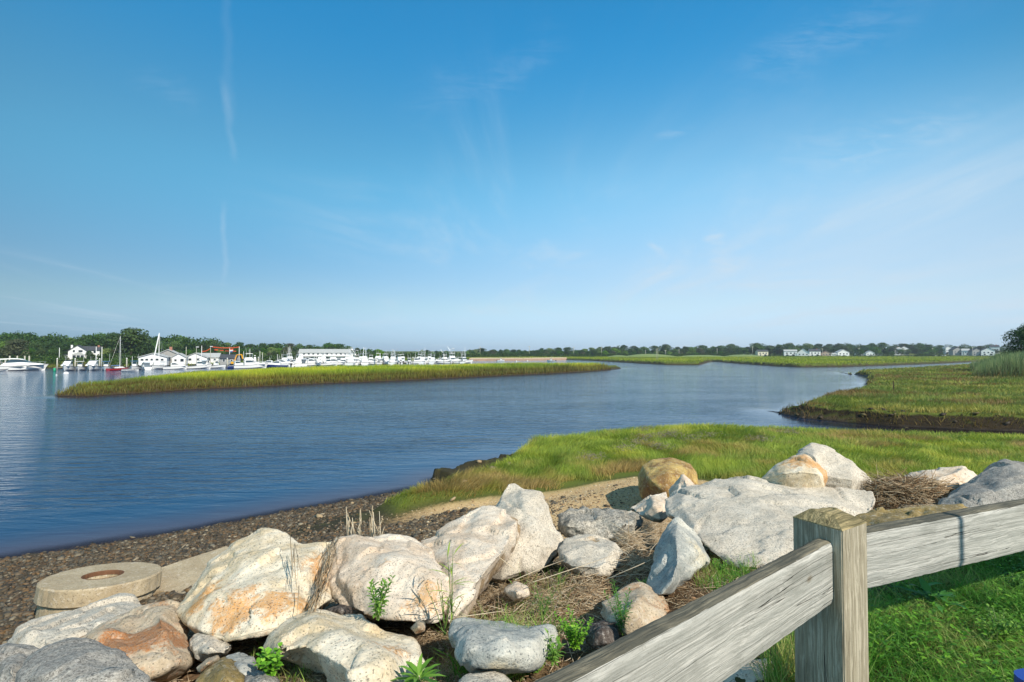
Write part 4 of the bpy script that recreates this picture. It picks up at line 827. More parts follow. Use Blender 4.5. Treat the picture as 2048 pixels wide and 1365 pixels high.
# shingle
def pebbles(name, P, S, cols, mat):
    t_ = (1 + 5 ** .5) / 2; ico = np.array([(-1, t_, 0), (1, t_, 0), (-1, -t_, 0), (1, -t_, 0), (0, -1, t_), (0, 1, t_), (0, -1, -t_), (0, 1, -t_), (t_, 0, -1), (t_, 0, 1), (-t_, 0, -1), (-t_, 0, 1)]) / 1.9
    fc = np.array([(0, 11, 5), (0, 5, 1), (0, 1, 7), (0, 7, 10), (0, 10, 11), (1, 5, 9), (5, 11, 4), (11, 10, 2), (10, 7, 6), (7, 1, 8), (3, 9, 4), (3, 4, 2), (3, 2, 6), (3, 6, 8), (3, 8, 9), (4, 9, 5), (2, 4, 11), (6, 2, 10), (8, 6, 7), (9, 8, 1)])
    n = len(P); a = rng.uniform(0, 2 * math.pi, n); ca, sa = np.cos(a), np.sin(a)
    V = ico[None] * (1 + rng.normal(0, .13, (n, 12, 1))) * (S[:, None, None] * np.stack([rng.uniform(.8, 1.4, n), rng.uniform(.6, 1, n), rng.uniform(.35, .65, n)], 1)[:, None, :])
    X_, Y_ = V[..., 0] * ca[:, None] - V[..., 1] * sa[:, None], V[..., 0] * sa[:, None] + V[..., 1] * ca[:, None]
    tx, ty = rng.normal(0, .25, (2, n, 1)); V = np.stack([X_, Y_, V[..., 2] + X_ * tx + Y_ * ty], -1) + P[:, None, :]
    return mesh_np(name, V.reshape(-1, 3), [(np.arange(n)[:, None, None] * 12 + fc).reshape(-1, 3)], mat, np.repeat(cols, 12, 0), smooth=True)
pm = bpy.data.materials.new('shingle_stone'); pm.use_nodes = True; t = NT(pm.node_tree); b = t.N['Principled BSDF']
ob = t.n('ShaderNodeTexCoord').outputs['Object']; vcx = t.n('ShaderNodeVertexColor', layer_name='Col').outputs[0]
t.put(b.inputs['Base Color'], t.mix(t.m('MULTIPLY', t.noise(ob, 60, 3), .5), vcx, C(60, 52, 40))); b.inputs['Roughness'].default_value = .7
SH = [(48, 40, 28), (70, 58, 38), (90, 76, 52), (98, 92, 78), (126, 96, 58), (74, 56, 34), (160, 148, 124)]
x, y, r = sample(260000, 4.5, 22, -60, 12); s = sdf(x, y, NEAR); e = y - np.interp(x, CX, CY); mk = mudm(x, y, .95)
ok = (s > -.35) & (e > 2.6) & (sdf(x, y, MARSH) < -.5) & (sdf(x, y, PEAT) < -.1) & (rng.uniform(0, 1, len(x)) < .42 * (1 - 1.0 * mk) * (1 - .97 * np.exp(-((x - 2.2) / 3.4) ** 2)))
x, y, s = x[ok], y[ok], s[ok]; r = r[ok]; n = len(x); print('pebbles', n)
S = np.exp(rng.normal(math.log(.017), .5, n)) * (1 + .02 * r); S = np.clip(S, .008, .085)
stuff('shingle', pebbles('shingle', np.stack([x, y, height(x, y) + S * .12], 1), S, pick(SH, rng.uniform(0, 1, n)) * rng.uniform(.7, 1.15, (n, 1)) * np.where(s < .25, .6, 1)[:, None], pm))
sx, sy = rng.normal(sand_c.x, 2.6, 9000), rng.normal(sand_c.y, 1.5, 9000); ok = (sdf(sx, sy, MARSH) < -.05) & (sy - np.interp(sx, CX, CY) > 3.0); sx, sy = sx[ok], sy[ok]; n = len(sx)
stuff('coarse_sand_grit', pebbles('grit', np.stack([sx, sy, height(sx, sy) + .003], 1), np.exp(rng.normal(math.log(.013), .4, n)), pick([(130, 96, 60), (190, 160, 116), (222, 204, 170), (120, 104, 84)], rng.uniform(0, 1, n)), pm))
for px, py, sz_ in [(905, 1001, .16), (640, 1035, .22), (705, 1008, .10), (617, 1058, .07), (1010, 938, .06), (958, 925, .2), (985, 942, .25), (1018, 930, .2), (925, 968, .2)]:
    q = GP(px, py); m_ = pebbles('flat_stone', np.array([[q.x, q.y, q.z + .02]]), np.array([sz_ * .6]), np.array([C(186, 162, 124)]) * .9, pm)
    o = link('flat_stone', m_); c_ = o.data.vertices[0].co.copy()
    tag(o, 'tan flat stone on the dark mud, ' + {905: 'nearest the waterline left of the grass', 640: 'largest one beside the shingle', 705: 'small one beyond the shingle', 617: 'pale one nearest the large white boulder', 1010: 'tiny round one by the grass', 958: 'leftmost on top of the peat bank', 985: 'middle one on top of the peat bank', 1018: 'rightmost on top of the peat bank', 925: 'one at the foot of the peat bank'}[px], 'stone', 'flat stones lying on the mud')

# bits of dead reed and small stones lying everywhere between the boulders
n = 24000; x = rng.uniform(-5, 5.5, n); y = np.interp(x, CX, CY) + rng.uniform(-.9, 3.6, n); e = y - np.interp(x, CX, CY); kp = (e > -.45 - .3 * (x < 1.1)) & (fbm(x * 2.5, y * 2.5) > .30); x, y = x[kp], y[kp]; n = len(x); a = rng.uniform(0, 6.28, n)
stuff('dead_reed_litter', sticks('litter', np.stack([x, y, height(x, y) + rng.uniform(.004, .035, n)], 1), np.stack([np.cos(a), np.sin(a), rng.normal(0, .15, n)], 1), rng.uniform(.03, .20, n), rng.uniform(.0012, .003, n), pick(STRAWC, np.clip(rng.beta(2, 2, n), 0, 1)), .03))
n = 2600; x = rng.uniform(-5, 5.5, n); y = np.interp(x, CX, CY) + rng.uniform(-.5, 3.8, n); S = np.exp(rng.normal(math.log(.015), .55, n)); S = np.clip(S, .006, .045)
stuff('rubble', pebbles('rubble', np.stack([x, y, height(x, y) + S * .2], 1), S, pick([(96, 84, 66), (150, 138, 118), (190, 178, 156), (168, 120, 74), (120, 116, 108)], rng.uniform(0, 1, n)), pm))

# broken lumps of peat along the eaten edge of the right marsh
x, y, r = sample(5000, 20, 60, 15, 49); s = sdf(x, y, RIGHT); kp = (s > -.15) & (s < 1.5) & (y < 42) & (fbm(x * .8, y * .8) > .4); x, y = x[kp], y[kp]; n = len(x)
S = np.exp(rng.normal(math.log(.08), .5, n)); S = np.clip(S, .04, .2)
stuff('peat_lumps', pebbles('peat_lumps', np.stack([x, y, height(x, y) + S * .1], 1), S, pick([(30, 22, 14), (60, 46, 24), (104, 92, 46)], rng.uniform(0, 1, n)), pm)); print('peat', n)
# ---------------------------------------------------------------- lawn and weeds
def leaves(P, D_, Ln, W_, cols, droop=.25, fold=.25, mat=LEAF, name='leaves'):
    """lance shaped leaves: P roots, D_ directions"""
    n = len(P); D_ = D_ / np.linalg.norm(D_, axis=1)[:, None]; up = np.tile([0, 0, 1.], (n, 1))
    s_ = np.cross(D_, up); s_ /= (np.linalg.norm(s_, axis=1)[:, None] + 1e-6); nn_ = np.cross(s_, D_)
    V = np.zeros((n, 8, 3)); L_ = Ln[:, None]; w2 = (W_ / 2)[:, None]
    def at_(q): return P + D_ * L_ * q - up * L_ * droop * q * q
    V[:, 0] = at_(0); V[:, 1] = at_(.35) - s_ * w2 + nn_ * w2 * fold; V[:, 2] = at_(.35); V[:, 3] = at_(.35) + s_ * w2 + nn_ * w2 * fold
    V[:, 4] = at_(.7) - s_ * w2 * .7 + nn_ * w2 * fold; V[:, 5] = at_(.7); V[:, 6] = at_(.7) + s_ * w2 * .7 + nn_ * w2 * fold; V[:, 7] = at_(1.0)
    b = np.arange(n)[:, None] * 8; f4 = [b + np.array([q]) for q in ([1, 2, 5, 4], [2, 3, 6, 5])]; f3 = [b + np.array([q]) for q in ([0, 2, 1], [0, 3, 2], [4, 5, 7], [5, 6, 7])]
    return mesh_np(name, V.reshape(-1, 3), f4 + f3, mat, np.repeat(cols, 8, 0))
lawn_poly = [(.95, 1.2), (1.15, 1.75), (1.35, 2.4), (2.0, 3.1), (2.9, 3.55), (3.6, 3.9), (4.6, 4.3), (5.5, 3.0), (4, 1.2), (2.2, .6)]
def blade_patch(name, poly, n, h, wd, cols, lean=.5, z_up=0.0, bend=.5):
    Q = in_poly(n, poly); z = height(Q[:, 0], Q[:, 1]); v = np.clip((fbm(Q[:, 0] * 3, Q[:, 1] * 3, o=3) - .5) * 1.6 + .5 + rng.normal(0, .15, len(Q)), 0, 1)
    tip = pick(cols, v) * rng.uniform(.75, 1.2, (len(Q), 1)); hh_ = rng.uniform(h[0], h[1], len(Q)) * (.6 + .8 * fbm(Q[:, 0] * 2 + 7, Q[:, 1] * 2, o=2))
    return blades(name, np.stack([Q[:, 0], Q[:, 1], z - .01 + z_up], 1), hh_, rng.uniform(wd[0], wd[1], len(Q)), lean, tip * .8, tip, bend=bend, windx=0)
GC = [(56, 104, 36), (76, 134, 42), (100, 158, 52), (134, 178, 74), (180, 184, 108)]
stuff('lawn_grass', blade_patch('lawn', lawn_poly, 52000, (.05, .15), (.003, .006), GC, 1.1, bend=.7))
n = 9000; Q = in_poly(n, lawn_poly); ok = fbm(Q[:, 0] * 2.2 + 3, Q[:, 1] * 2.2, o=3) > .47; Q = Q[ok]; n = len(Q); a = rng.uniform(0, 6.28, n)
cl = pick([(64, 116, 28), (96, 150, 40), (132, 178, 56)], rng.uniform(0, 1, n))
stuff('low_weeds', leaves(np.stack([Q[:, 0], Q[:, 1], height(Q[:, 0], Q[:, 1]) + rng.uniform(.02, .11, n)], 1), np.stack([np.cos(a), np.sin(a), rng.uniform(-.1, .8, n)], 1), rng.uniform(.02, .045, n), rng.uniform(.010, .02, n), cl, .2))
def wp_(pts): return wpoly(pts)
for nm_, pts, n, h, wd in [('tall_grass', [(1530, 1365), (1560, 1300), (1600, 1310), (1620, 1400), (1540, 1420)], 500, (.10, .30), (.003, .006)),
                      ('tall_grass', [(1390, 1180), (1400, 1140), (1470, 1120), (1540, 1120), (1500, 1165), (1420, 1190)], 1300, (.05, .14), (.003, .005)),
                      ('tall_grass', [(905, 1365), (940, 1320), (1060, 1290), (1120, 1290), (1080, 1340), (980, 1400)], 1100, (.10, .28), (.003, .006)),
                      ('tall_grass', [(1030, 1215), (1080, 1150), (1140, 1170), (1130, 1240), (1060, 1240)], 450, (.08, .24), (.0025, .005)),
                      ('tall_grass', [(700, 1380), (760, 1330), (880, 1330), (920, 1400), (760, 1420)], 900, (.03, .12), (.003, .005)),
                      ('tall_grass', [(490, 1365), (520, 1310), (600, 1310), (620, 1400)], 500, (.04, .14), (.003, .006)),
                      ('tall_grass', [(1660, 1350), (1740, 1230), (1760, 1300), (1740, 1400), (1600, 1420)], 700, (.08, .22), (.003, .006))]:
    stuff(nm_, blade_patch(nm_, wp_(pts), n, h, wd, GC[1:] + [(176, 160, 104)], .6))
STEM = simple_mat('green_stem', C(96, 124, 52), .6, .2, 20)
def weed(name, label, cat, px, py, h, nst, leafL, leafW, cols, spread=.08, per=16, upright=.8, up0=0.0, D=None, sp=1.0, group=None):
    base = GP(px, py) if D is None else PD(px, py, D); rg_ = np.random.default_rng(int(px * 7 + py)); root = empty(name, base, 0, label, cat, group)
    P, D_, Ln, W_ = [], [], [], []; sm_ = MB()
    for k in range(nst):
        a = rg_.uniform(0, 6.28); l = (rg_.uniform(.1, 1) * (1 - upright) + .05) * 1.2; hh_ = h * rg_.uniform(.6, 1.05)
        b0 = Vector((rg_.normal(0, .004), rg_.normal(0, .004), 0)); tip = b0 + Vector((math.cos(a) * l * hh_ * 1.2, math.sin(a) * l * hh_ * 1.2, hh_))
        md = (b0 + tip) / 2 + Vector((0, 0, .08 * hh_)); sm_.tube(b0, md, .0028, .0022, 5); sm_.tube(md, tip, .0022, .001, 5)
        for j in range(per):
            q = .12 + .88 * j / per; p = (b0 * (1 - q) + md * q) if q < 0 else (b0 + (tip - b0) * q + Vector((0, 0, .08 * hh_ * 4 * q * (1 - q))))
            an = j * 2.4 + a; el = .25 + .9 * q * q
            P.append(p); D_.append((math.cos(an), math.sin(an), el)); Ln.append(leafL * (1.1 - .55 * abs(q - .5)) * rg_.uniform(.7, 1.15)); W_.append(leafW * rg_.uniform(.8, 1.2))
    n = len(P); c_ = pick(cols, rg_.uniform(0, 1, n))
    sm_.build('stem', STEM, root); link('foliage', leaves(np.array([tuple(p) for p in P]), np.array(D_), np.array(Ln), np.array(W_), c_, .3, name='foliage'), root); return root
LG = [(76, 118, 42), (106, 152, 54), (146, 184, 84)]
weed('leafy_weed', 'bright green leafy weed standing in front of the broad pinkish boulder', 'weed', 755, 1240, .24, 9, .055, .013, LG, .10, 18, .75, D=3.0)
weed('leafy_herb', 'lush light green herb with lobed leaves at the bottom edge, left of centre', 'weed', 545, 1350, .13, 16, .045, .026, [(90, 146, 36), (122, 178, 50), (158, 206, 78)], .16, 9, .35, D=2.55)
weed('broad_leaf_weed', 'weed with long broad upright leaves at the bottom edge below the orange and cream boulder', 'weed', 845, 1375, .06, 3, .14, .024, LG, .05, 9, .5, D=2.38)
weed('bushy_weed', 'dense bright green bush of small leaves next to the dark soil clod', 'weed', 1150, 1300, .17, 26, .028, .014, [(84, 138, 34), (116, 170, 46), (152, 198, 70)], .16, 16, .45, D=2.78)
weed('feathery_weed', 'feathery green weed growing over the orange topped stone', 'weed', 1245, 1270, .26, 12, .035, .006, [(60, 116, 44), (90, 150, 60)], .10, 26, .7, D=2.95)
weed('reed_shoot', 'tall thin yellow green reed shoot between the pinkish boulder and the sloping slab', 'reed', 905, 1240, .42, 3, .16, .010, [(130, 160, 60), (176, 196, 90)], .03, 6, .93, D=3.0)
weed('dry_weed', 'brown dried flower stalks beside the reed shoot', 'weed', 890, 1270, .30, 8, .03, .005, [(92, 66, 48), (130, 98, 72)], .09, 16, .6, D=2.95)
weed('broad_leaf_weed', 'dock like weed with broad drooping leaves under the right rail', 'weed', 1870, 1225, .10, 4, .19, .04, [(56, 112, 44), (92, 148, 70)], .05, 8, .2)
weed('bushy_weed', 'bushy weed with small divided leaves at the right edge of the lawn', 'weed', 2000, 1290, .16, 22, .03, .012, LG, .25, 14, .4)
weed('bushy_weed', 'dark little herb beside the low grey stone at the right edge', 'weed', 2030, 1190, .12, 12, .035, .014, [(50, 100, 30), (80, 130, 50)], .15, 10, .4)
weed('feathery_weed', 'thin grassy weed left of the bushy weeds in the straw', 'weed', 1085, 1240, .22, 9, .05, .006, [(84, 120, 50), (130, 150, 80)], .12, 12, .7, D=3.2)
weed('leafy_weed', 'small green weed under the straw of the blue grey block', 'weed', 1105, 1330, .14, 9, .05, .010, LG, .10, 10, .5, D=2.6)
for px, py, kd, h_ in ((985, 1335, 'g', .2), (1040, 1230, 'g', .22), (1120, 1195, 'g', .2), (1200, 1300, 'b', .13), (1075, 1345, 'b', .10), (775, 1345, 'b', .08), (935, 1320, 'g', .16), (1015, 1290, 'g', .2), (620, 1350, 'b', .08), (1290, 1190, 'g', .12), (1440, 1150, 'b', .10), (470, 1290, 'g', .10)):
    wh = {985: 'in front of the blue grey block', 1040: 'in the straw above the blue grey block', 1120: 'in the straw left of the orange topped stone', 1200: 'between soil clod and long rail', 1075: 'at the right corner of the blue grey block', 775: 'at the bottom edge under the cream boulder', 935: 'at the left face of the blue grey block', 1015: 'rising over the top of the blue grey block', 620: 'right of the lush lobed herb', 1290: 'behind the orange topped stone', 1440: 'at the lower tip of the huge flat slab', 470: 'in the straw under the large white boulder'}[px]
    if kd == 'g': weed('grassy_weed', 'thin upright green grassy weed ' + wh, 'weed', px, py, h_, 9, .09, .006, [(96, 140, 50), (140, 172, 76)], .08, 6, .8, D=GP(px, py).y)
    else: weed('bushy_weed', 'small bright green bushy weed ' + wh, 'weed', px, py, h_, 14, .03, .013, LG, .1, 12, .45, D=GP(px, py).y)
# sea lavender tufts on the near marsh and a stake beyond
n = 1500; cc_ = [PZ(*q, 1.25) for q in ((1300, 880), (1330, 876), (1345, 872), (1275, 890), (1320, 903), (1380, 885), (1415, 878), (1250, 905), (1180, 925), (1290, 862), (1520, 890), (1580, 870))]
Q = np.array([tuple(cc_[k % len(cc_)])[:2] for k in range(n)]) + rng.normal(0, .22, (n, 2)); a = rng.uniform(0, 6.28, n)
stuff('sea_lavender', sticks('lavender', np.stack([Q[:, 0], Q[:, 1], height(Q[:, 0], Q[:, 1]) + rng.uniform(.18, .36, n)], 1), np.stack([np.cos(a), np.sin(a), rng.uniform(-.1, .8, n)], 1), rng.uniform(.04, .12, n), np.full(n, .005), pick([(118, 108, 92), (168, 156, 140)], rng.uniform(0, 1, n))))
q = GP(1787, 782); MBs = MB().tube((0, 0, -.2), (0, 0, .95), .05, .04, 7); tag(MBs.build('stake', simple_mat('dark_stake', C(70, 50, 36), .9)), 'dark wooden stake standing in the right marsh', 'stake').location = q
# ---------------------------------------------------------------- trees
def tree_mat(name, sat=1.0):
    m = bpy.data.materials.new(name); m.use_nodes = True; t = NT(m.node_tree); t.N.remove(t.N['Principled BSDF'])
    a = t.n('ShaderNodeVertexColor', layer_name='Col'); oi = t.n('ShaderNodeObjectInfo')
    h = t.n('ShaderNodeHueSaturation', i_Hue=t.m('ADD', .485, t.m('MULTIPLY', oi.outputs['Random'], .03)), i_Saturation=t.m('ADD', .75, t.m('MULTIPLY', oi.outputs['Random'], .35)), i_Value=t.m('ADD', .75, t.m('MULTIPLY', t.m('FRACT', t.m('MULTIPLY', oi.outputs['Random'], 7.3)), .6)), i_Color=a.outputs[0])
    p = t.n('ShaderNodeBsdfPrincipled', i_0=h.outputs[0]); p.inputs['Roughness'].default_value = .6; p.inputs['Specular IOR Level'].default_value = .25
    tr = t.n('ShaderNodeBsdfTranslucent', i_0=h.outputs[0]); mx = t.n('ShaderNodeMixShader', i_0=.25, i_1=p.outputs[0], i_2=tr.outputs[0]); t.L.new(mx.outputs[0], t.N['Material Output'].inputs[0]); return m
TLEAF = tree_mat('tree_leaves'); BARK = simple_mat('tree_bark', C(92, 80, 66), .9, .3, 8)
def crown_mesh(name, H_, Rr, nl, nleaf, ls, seed, cols, low=.25, conic=0.0):
    g_ = np.random.default_rng(seed); lob = []
    for k in range(nl):
        q = g_.uniform(0, 1); z = H_ * (low + (1 - low) * (.15 + .75 * q)); rr_ = Rr * math.sqrt(max(.05, 1 - (2 * q - .85) ** 2 * .8)) * (1 - conic * q); a = g_.uniform(0, 6.28); d = rr_ * g_.uniform(.25, .75)
        lob.append((math.cos(a) * d, math.sin(a) * d, z, Rr * g_.uniform(.28, .46) * (1 - .4 * conic * q)))
    lob.append((0, 0, H_ * .62, Rr * .62)); lob = np.array(lob); wt = lob[:, 3] ** 2; wt /= wt.sum()
    li = g_.choice(len(lob), nleaf, p=wt); dv = g_.normal(0, 1, (nleaf, 3)); dv /= np.linalg.norm(dv, axis=1)[:, None]; dv[:, 2] = np.where(g_.uniform(0, 1, nleaf) < .55, np.abs(dv[:, 2]), dv[:, 2])
    rad_ = lob[li, 3] * (g_.uniform(.78, 1.12, nleaf)); P = lob[li, :3] + dv * rad_[:, None] * np.array([1, 1, .8])
    nr_ = dv + g_.normal(0, .55, (nleaf, 3)); nr_ /= np.linalg.norm(nr_, axis=1)[:, None]
    up = g_.normal(0, 1, (nleaf, 3)); s_ = np.cross(nr_, up); s_ /= np.linalg.norm(s_, axis=1)[:, None]; w_ = np.cross(s_, nr_)
    sz = ls * g_.uniform(.6, 1.3, nleaf)[:, None]
    V = np.stack([P - s_ * sz * .5, P + w_ * sz * .35 , P + s_ * sz * .5, P - w_ * sz * .35], 1)
    cv = np.clip(g_.uniform(0, 1, len(lob))[li] * .6 + g_.uniform(0, 1, nleaf) * .4, 0, 1)
    return mesh_np(name, V.reshape(-1, 3), [np.arange(nleaf)[:, None] * 4 + np.arange(4)[None]], TLEAF, np.repeat(pick(cols, cv), 4, 0))
def trunk_mesh(H_, Rr, seed):
    g_ = np.random.default_rng(seed); mb = MB(); r0 = H_ * .022; a = Vector((0, 0, -.4)); b = Vector((g_.normal(0, .2), g_.normal(0, .2), H_ * .4)); mb.tube(a, b, r0, r0 * .7, 7)
    for k in range(5):
        an = 6.28 * k / 5 + g_.uniform(0, .6); e = b + Vector((math.cos(an) * Rr * .55, math.sin(an) * Rr * .55, H_ * g_.uniform(.2, .42))); mb.tube(b - Vector((0, 0, .3)), e, r0 * .45, r0 * .12, 5)
    mb.tube(b - Vector((0, 0, .1)), b + Vector((0, 0, H_ * .45)), r0 * .65, r0 * .12, 5)
    o = mb.build('trunk', BARK); return o
TC = {'oak': [(46, 74, 28), (68, 100, 36), (94, 126, 48)], 'light': [(78, 106, 38), (106, 136, 50), (134, 160, 66)], 'dark': [(34, 58, 26), (48, 76, 32), (68, 96, 42)], 'grey': [(62, 72, 46), (86, 92, 62), (104, 108, 78)], 'pine': [(26, 46, 24), (38, 60, 28)]}
PROTO = {}
def make_tree(kind, seed, H_=10, Rr=4.2, nl=26, nleaf=3000, ls=.55, low=.18, conic=0.0):
    root = empty('broadleaf_tree' if kind != 'pine' else 'conifer_tree'); link('crown', crown_mesh('crown', H_, Rr, nl, nleaf, ls, seed, TC[kind], low, conic), root)
    tk = trunk_mesh(H_, Rr, seed); tk.parent = root; return root
for kind, n_ in (('oak', 4), ('light', 2), ('dark', 3), ('grey', 2)): PROTO[kind] = [make_tree(kind, 100 * n_ + k, Rr=4.2 + .5 * (k % 2), low=(.06, .14, .1, .04)[k % 4]) for k in range(n_)]
PROTO['pine'] = [make_tree('pine', 5, Rr=2.6, nl=20, nleaf=1600, conic=.8, low=.15)]
used_p = set(); TREES = []
def put_tree(kind, px, D, ytop, wf=1.0, label=None, group=None, k=None, cat='tree'):
    pr = PROTO[kind]; p = pr[(k if k is not None else int(px * 3 + D)) % len(pr)]
    x = (px - 1024) / F * D; gz_0 = max(hz1(x, D), .3); top = H - (ytop - 706.0) / F * D; s = max((top - gz_0) / 10.2, .25)
    o = p if p not in used_p else copy_tree(p); used_p.add(p)
    o.location = (x, D, gz_0 - .1); o.scale = (s * wf, s * wf, s); o.rotation_euler = (0, 0, random.uniform(0, 6.28)); tag(o, label, cat, group); TREES.append(o); return o
SKX = [-60, 0, 30, 60, 90, 110, 130, 160, 200, 240, 295, 320, 350, 380, 400, 420, 440, 455, 480, 520, 545, 560, 580, 600, 640, 665, 690, 700, 730, 760, 772, 790, 800, 820, 835, 850, 870, 890, 905, 930, 950, 965, 985, 1000, 1030, 1060, 1080, 1100, 1137, 1160, 1200, 1220, 1235, 1270, 1300, 1320, 1350, 1400, 1440, 1470, 1497, 1515, 1540, 1580, 1610, 1650, 1680, 1692, 1702, 1740, 1757, 1770, 1800, 1840, 1870, 1900, 1930, 1960, 2000, 2060, 2120]
SKY_ = [668, 669, 664, 667, 672, 668, 671, 668, 667, 672, 672, 672, 668, 676, 678, 676, 677, 684, 685, 688, 684, 688, 686, 688, 690, 686, 689, 695, 698, 698, 706, 702, 704, 701, 704, 699, 703, 700, 704, 701, 696, 697, 696, 699, 698, 699, 697, 695, 692, 697, 690, 692, 689, 691, 695, 687, 694, 690, 688, 687, 692, 684, 687, 686, 685, 687, 686, 682, 688, 686, 682, 690, 688, 687, 690, 691, 692, 692, 694, 695, 697]
SKD = lambda px: np.interp(px, [-60, 330, 600, 770, 1000, 1300, 2120], [235, 260, 310, 400, 520, 580, 600])
sky_y = lambda px: float(np.interp(px, SKX, SKY_))
rt = random.Random(3)
names = {'oak': 'mid green round crowned tree', 'dark': 'dark green dense tree', 'light': 'light yellow green tree', 'grey': 'grey green thin leaved tree', 'pine': 'narrow dark conifer'}
def region(px): return 'on the wooded rise behind the left shore' if px < 400 else 'in the woods behind the marina boats' if px < 790 else 'in the low woods beyond the moored fishing boats' if px < 960 else 'in the far tree line beyond the middle marsh' if px < 1480 else 'in the far tree line behind the right hand houses'
for row, (dk, lift, stp) in enumerate(((1.0, 0.0, 1.0), (.90, .24, 1.15), (.80, .48, 1.35))):
    px = -50.0
    while px < 2090:
        D = float(SKD(px)) * dk * rt.uniform(.97, 1.03); base = 706 + 3.0 * F / D; yt = sky_y(px); yt = yt + (base - yt) * lift + rt.uniform(-1.0, 2.2) + (2.5 if rt.random() < .25 else 0)
        hpx = base - yt
        blocked = row == 2 and any(a < px < b for a, b in ((128, 196), (280, 372), (595, 705), (1505, 1545), (1560, 1705), (1722, 1755), (1785, 1830), (1880, 2000)))
        if row == 1 and any(a < px < b for a, b in ((1788, 1826), (1885, 1990))): yt += 5; hpx -= 5
        if not blocked and hpx > 5:
            kd = rt.choices(['oak', 'dark', 'light', 'grey', 'pine'], [.45, .28, .14, .10, .03] if px < 1000 else [.38, .42, .08, .10, .02])[0]
            put_tree(kd, px, D, yt, rt.uniform(1.05, 1.4) * (1.0 if px < 960 else 1.22), names[kd] + ' ' + region(px), 'trees ' + region(px))
        px += max(hpx * (.72 if px < 960 else 1.0), 10) * stp * rt.uniform(.75, 1.2)
put_tree('dark', 222, 205, 664, 1.25, 'left part of the tallest dark tree clump beside the white house', k=0); put_tree('oak', 262, 195, 657.5, 1.35, 'tallest broad dark green tree between the white house and the boathouse', k=1)
put_tree('dark', 288, 215, 668, 1.0, 'dark tree on the right flank of the tallest broad tree', k=2)
put_tree('light', 757, 270, 697.5, 1.2, 'rounded yellow green tree at the right end of the marina woods', k=0)
put_tree('oak', 106, 180, 696, 1.1, 'bushy tree on the shore left of the white house', k=2); put_tree('grey', 30, 178, 676, 1.2, 'grey leaved tree behind the motor yacht at the left edge', k=0)
put_tree('dark', 180, 192, 702, .9, 'small dark tree against the right side of the white house', k=1)
bt = make_tree('dark', 77, Rr=5.0, nl=60, nleaf=15000, ls=.30, low=.0); bt.location = (95.5, 93, .9); bt.scale = (1.0, 1.0, .88)
tag(bt, 'big dark spreading tree behind the reeds at the right edge', 'tree')
print('trees', len(TREES))
# shrubs at the wood edges and on the dunes
def shrub_mass(name, pts, n, hgt, ls, cols):
    P = []; 
    for (px, D, w_, h_) in pts:
        x0 = (px - 1024) / F * D; m_ = max(30, int(n * w_ * h_)); d = rng.normal(0, 1, (m_, 3)); d /= np.linalg.norm(d, axis=1)[:, None]; d[:, 2] = np.abs(d[:, 2]); z0 = hz1(x0, D)
        P.append(np.array([x0, D, z0]) + d * np.array([w_ / 2, w_ / 3, h_]) * rng.uniform(.75, 1.05, (m_, 1)))
    P = np.vstack(P); n_ = len(P); nr_ = rng.normal(0, 1, (n_, 3)); nr_[:, 2] = np.abs(nr_[:, 2]); nr_ /= np.linalg.norm(nr_, axis=1)[:, None]; s_ = np.cross(nr_, rng.normal(0, 1, (n_, 3))); s_ /= np.linalg.norm(s_, axis=1)[:, None]; w_ = np.cross(s_, nr_); sz = ls * rng.uniform(.6, 1.3, (n_, 1))
    V = np.stack([P - s_ * sz * .5, P + w_ * sz * .35, P + s_ * sz * .5, P - w_ * sz * .35], 1)
    return tag(link(name, mesh_np(name, V.reshape(-1, 3), [np.arange(n_)[:, None] * 4 + np.arange(4)[None]], LEAF, np.repeat(pick(cols, rng.uniform(0, 1, n_)), 4, 0))), kind='stuff')
sp_ = []
for px in range(-60, 2110, 7):
    D = float(SKD(px)) * .76; sp_.append((px + rt.uniform(-4, 4), D * rt.uniform(.94, 1.02), rt.uniform(5, 11), rt.uniform(1.6, 3.4) if not any(a < px < b for a, b in ((128, 196), (280, 372), (595, 705), (1505, 1705), (1722, 1765), (1785, 1830), (1880, 2000))) else rt.uniform(.6, 1.3)))
shrub_mass('distant_woods', [(px + rt.uniform(-3, 3), float(SKD(px)) * rt.uniform(.93, 1.03), 12 if px < 960 else 17, max(3.0, (H - (sky_y(px) + 3.5 + rt.uniform(0, 9) - 706) / F * float(SKD(px))) - 1.0)) for px in range(-60, 2110, 12)], 5, 1, .95, [(40, 66, 28), (58, 90, 34), (84, 114, 46)])
shrub_mass('shrubs', sp_, 16, 1, .6, [(36, 58, 24), (58, 84, 32), (84, 108, 44)])
shrub_mass('shore_shrubs', [(px, D, w_, h_) for px, D, w_, h_ in ((100, 160, 5, 2.6), (108, 158, 4, 3.2), (160, 178, 6, 2.0), (205, 170, 8, 2.0), (225, 168, 8, 2.2), (250, 168, 9, 2.0), (272, 168, 7, 2.0), (310, 158, 5, 1.6), (85, 165, 6, 1.5), (345, 165, 6, 1.2), (10, 160, 9, 2.2), (40, 160, 8, 2.4), (60, 163, 7, 2.0))], 60, 1, .35, [(40, 70, 24), (66, 98, 32), (96, 124, 46)])
dn = bpy.data.materials  # grassy dunes in front of the far woods
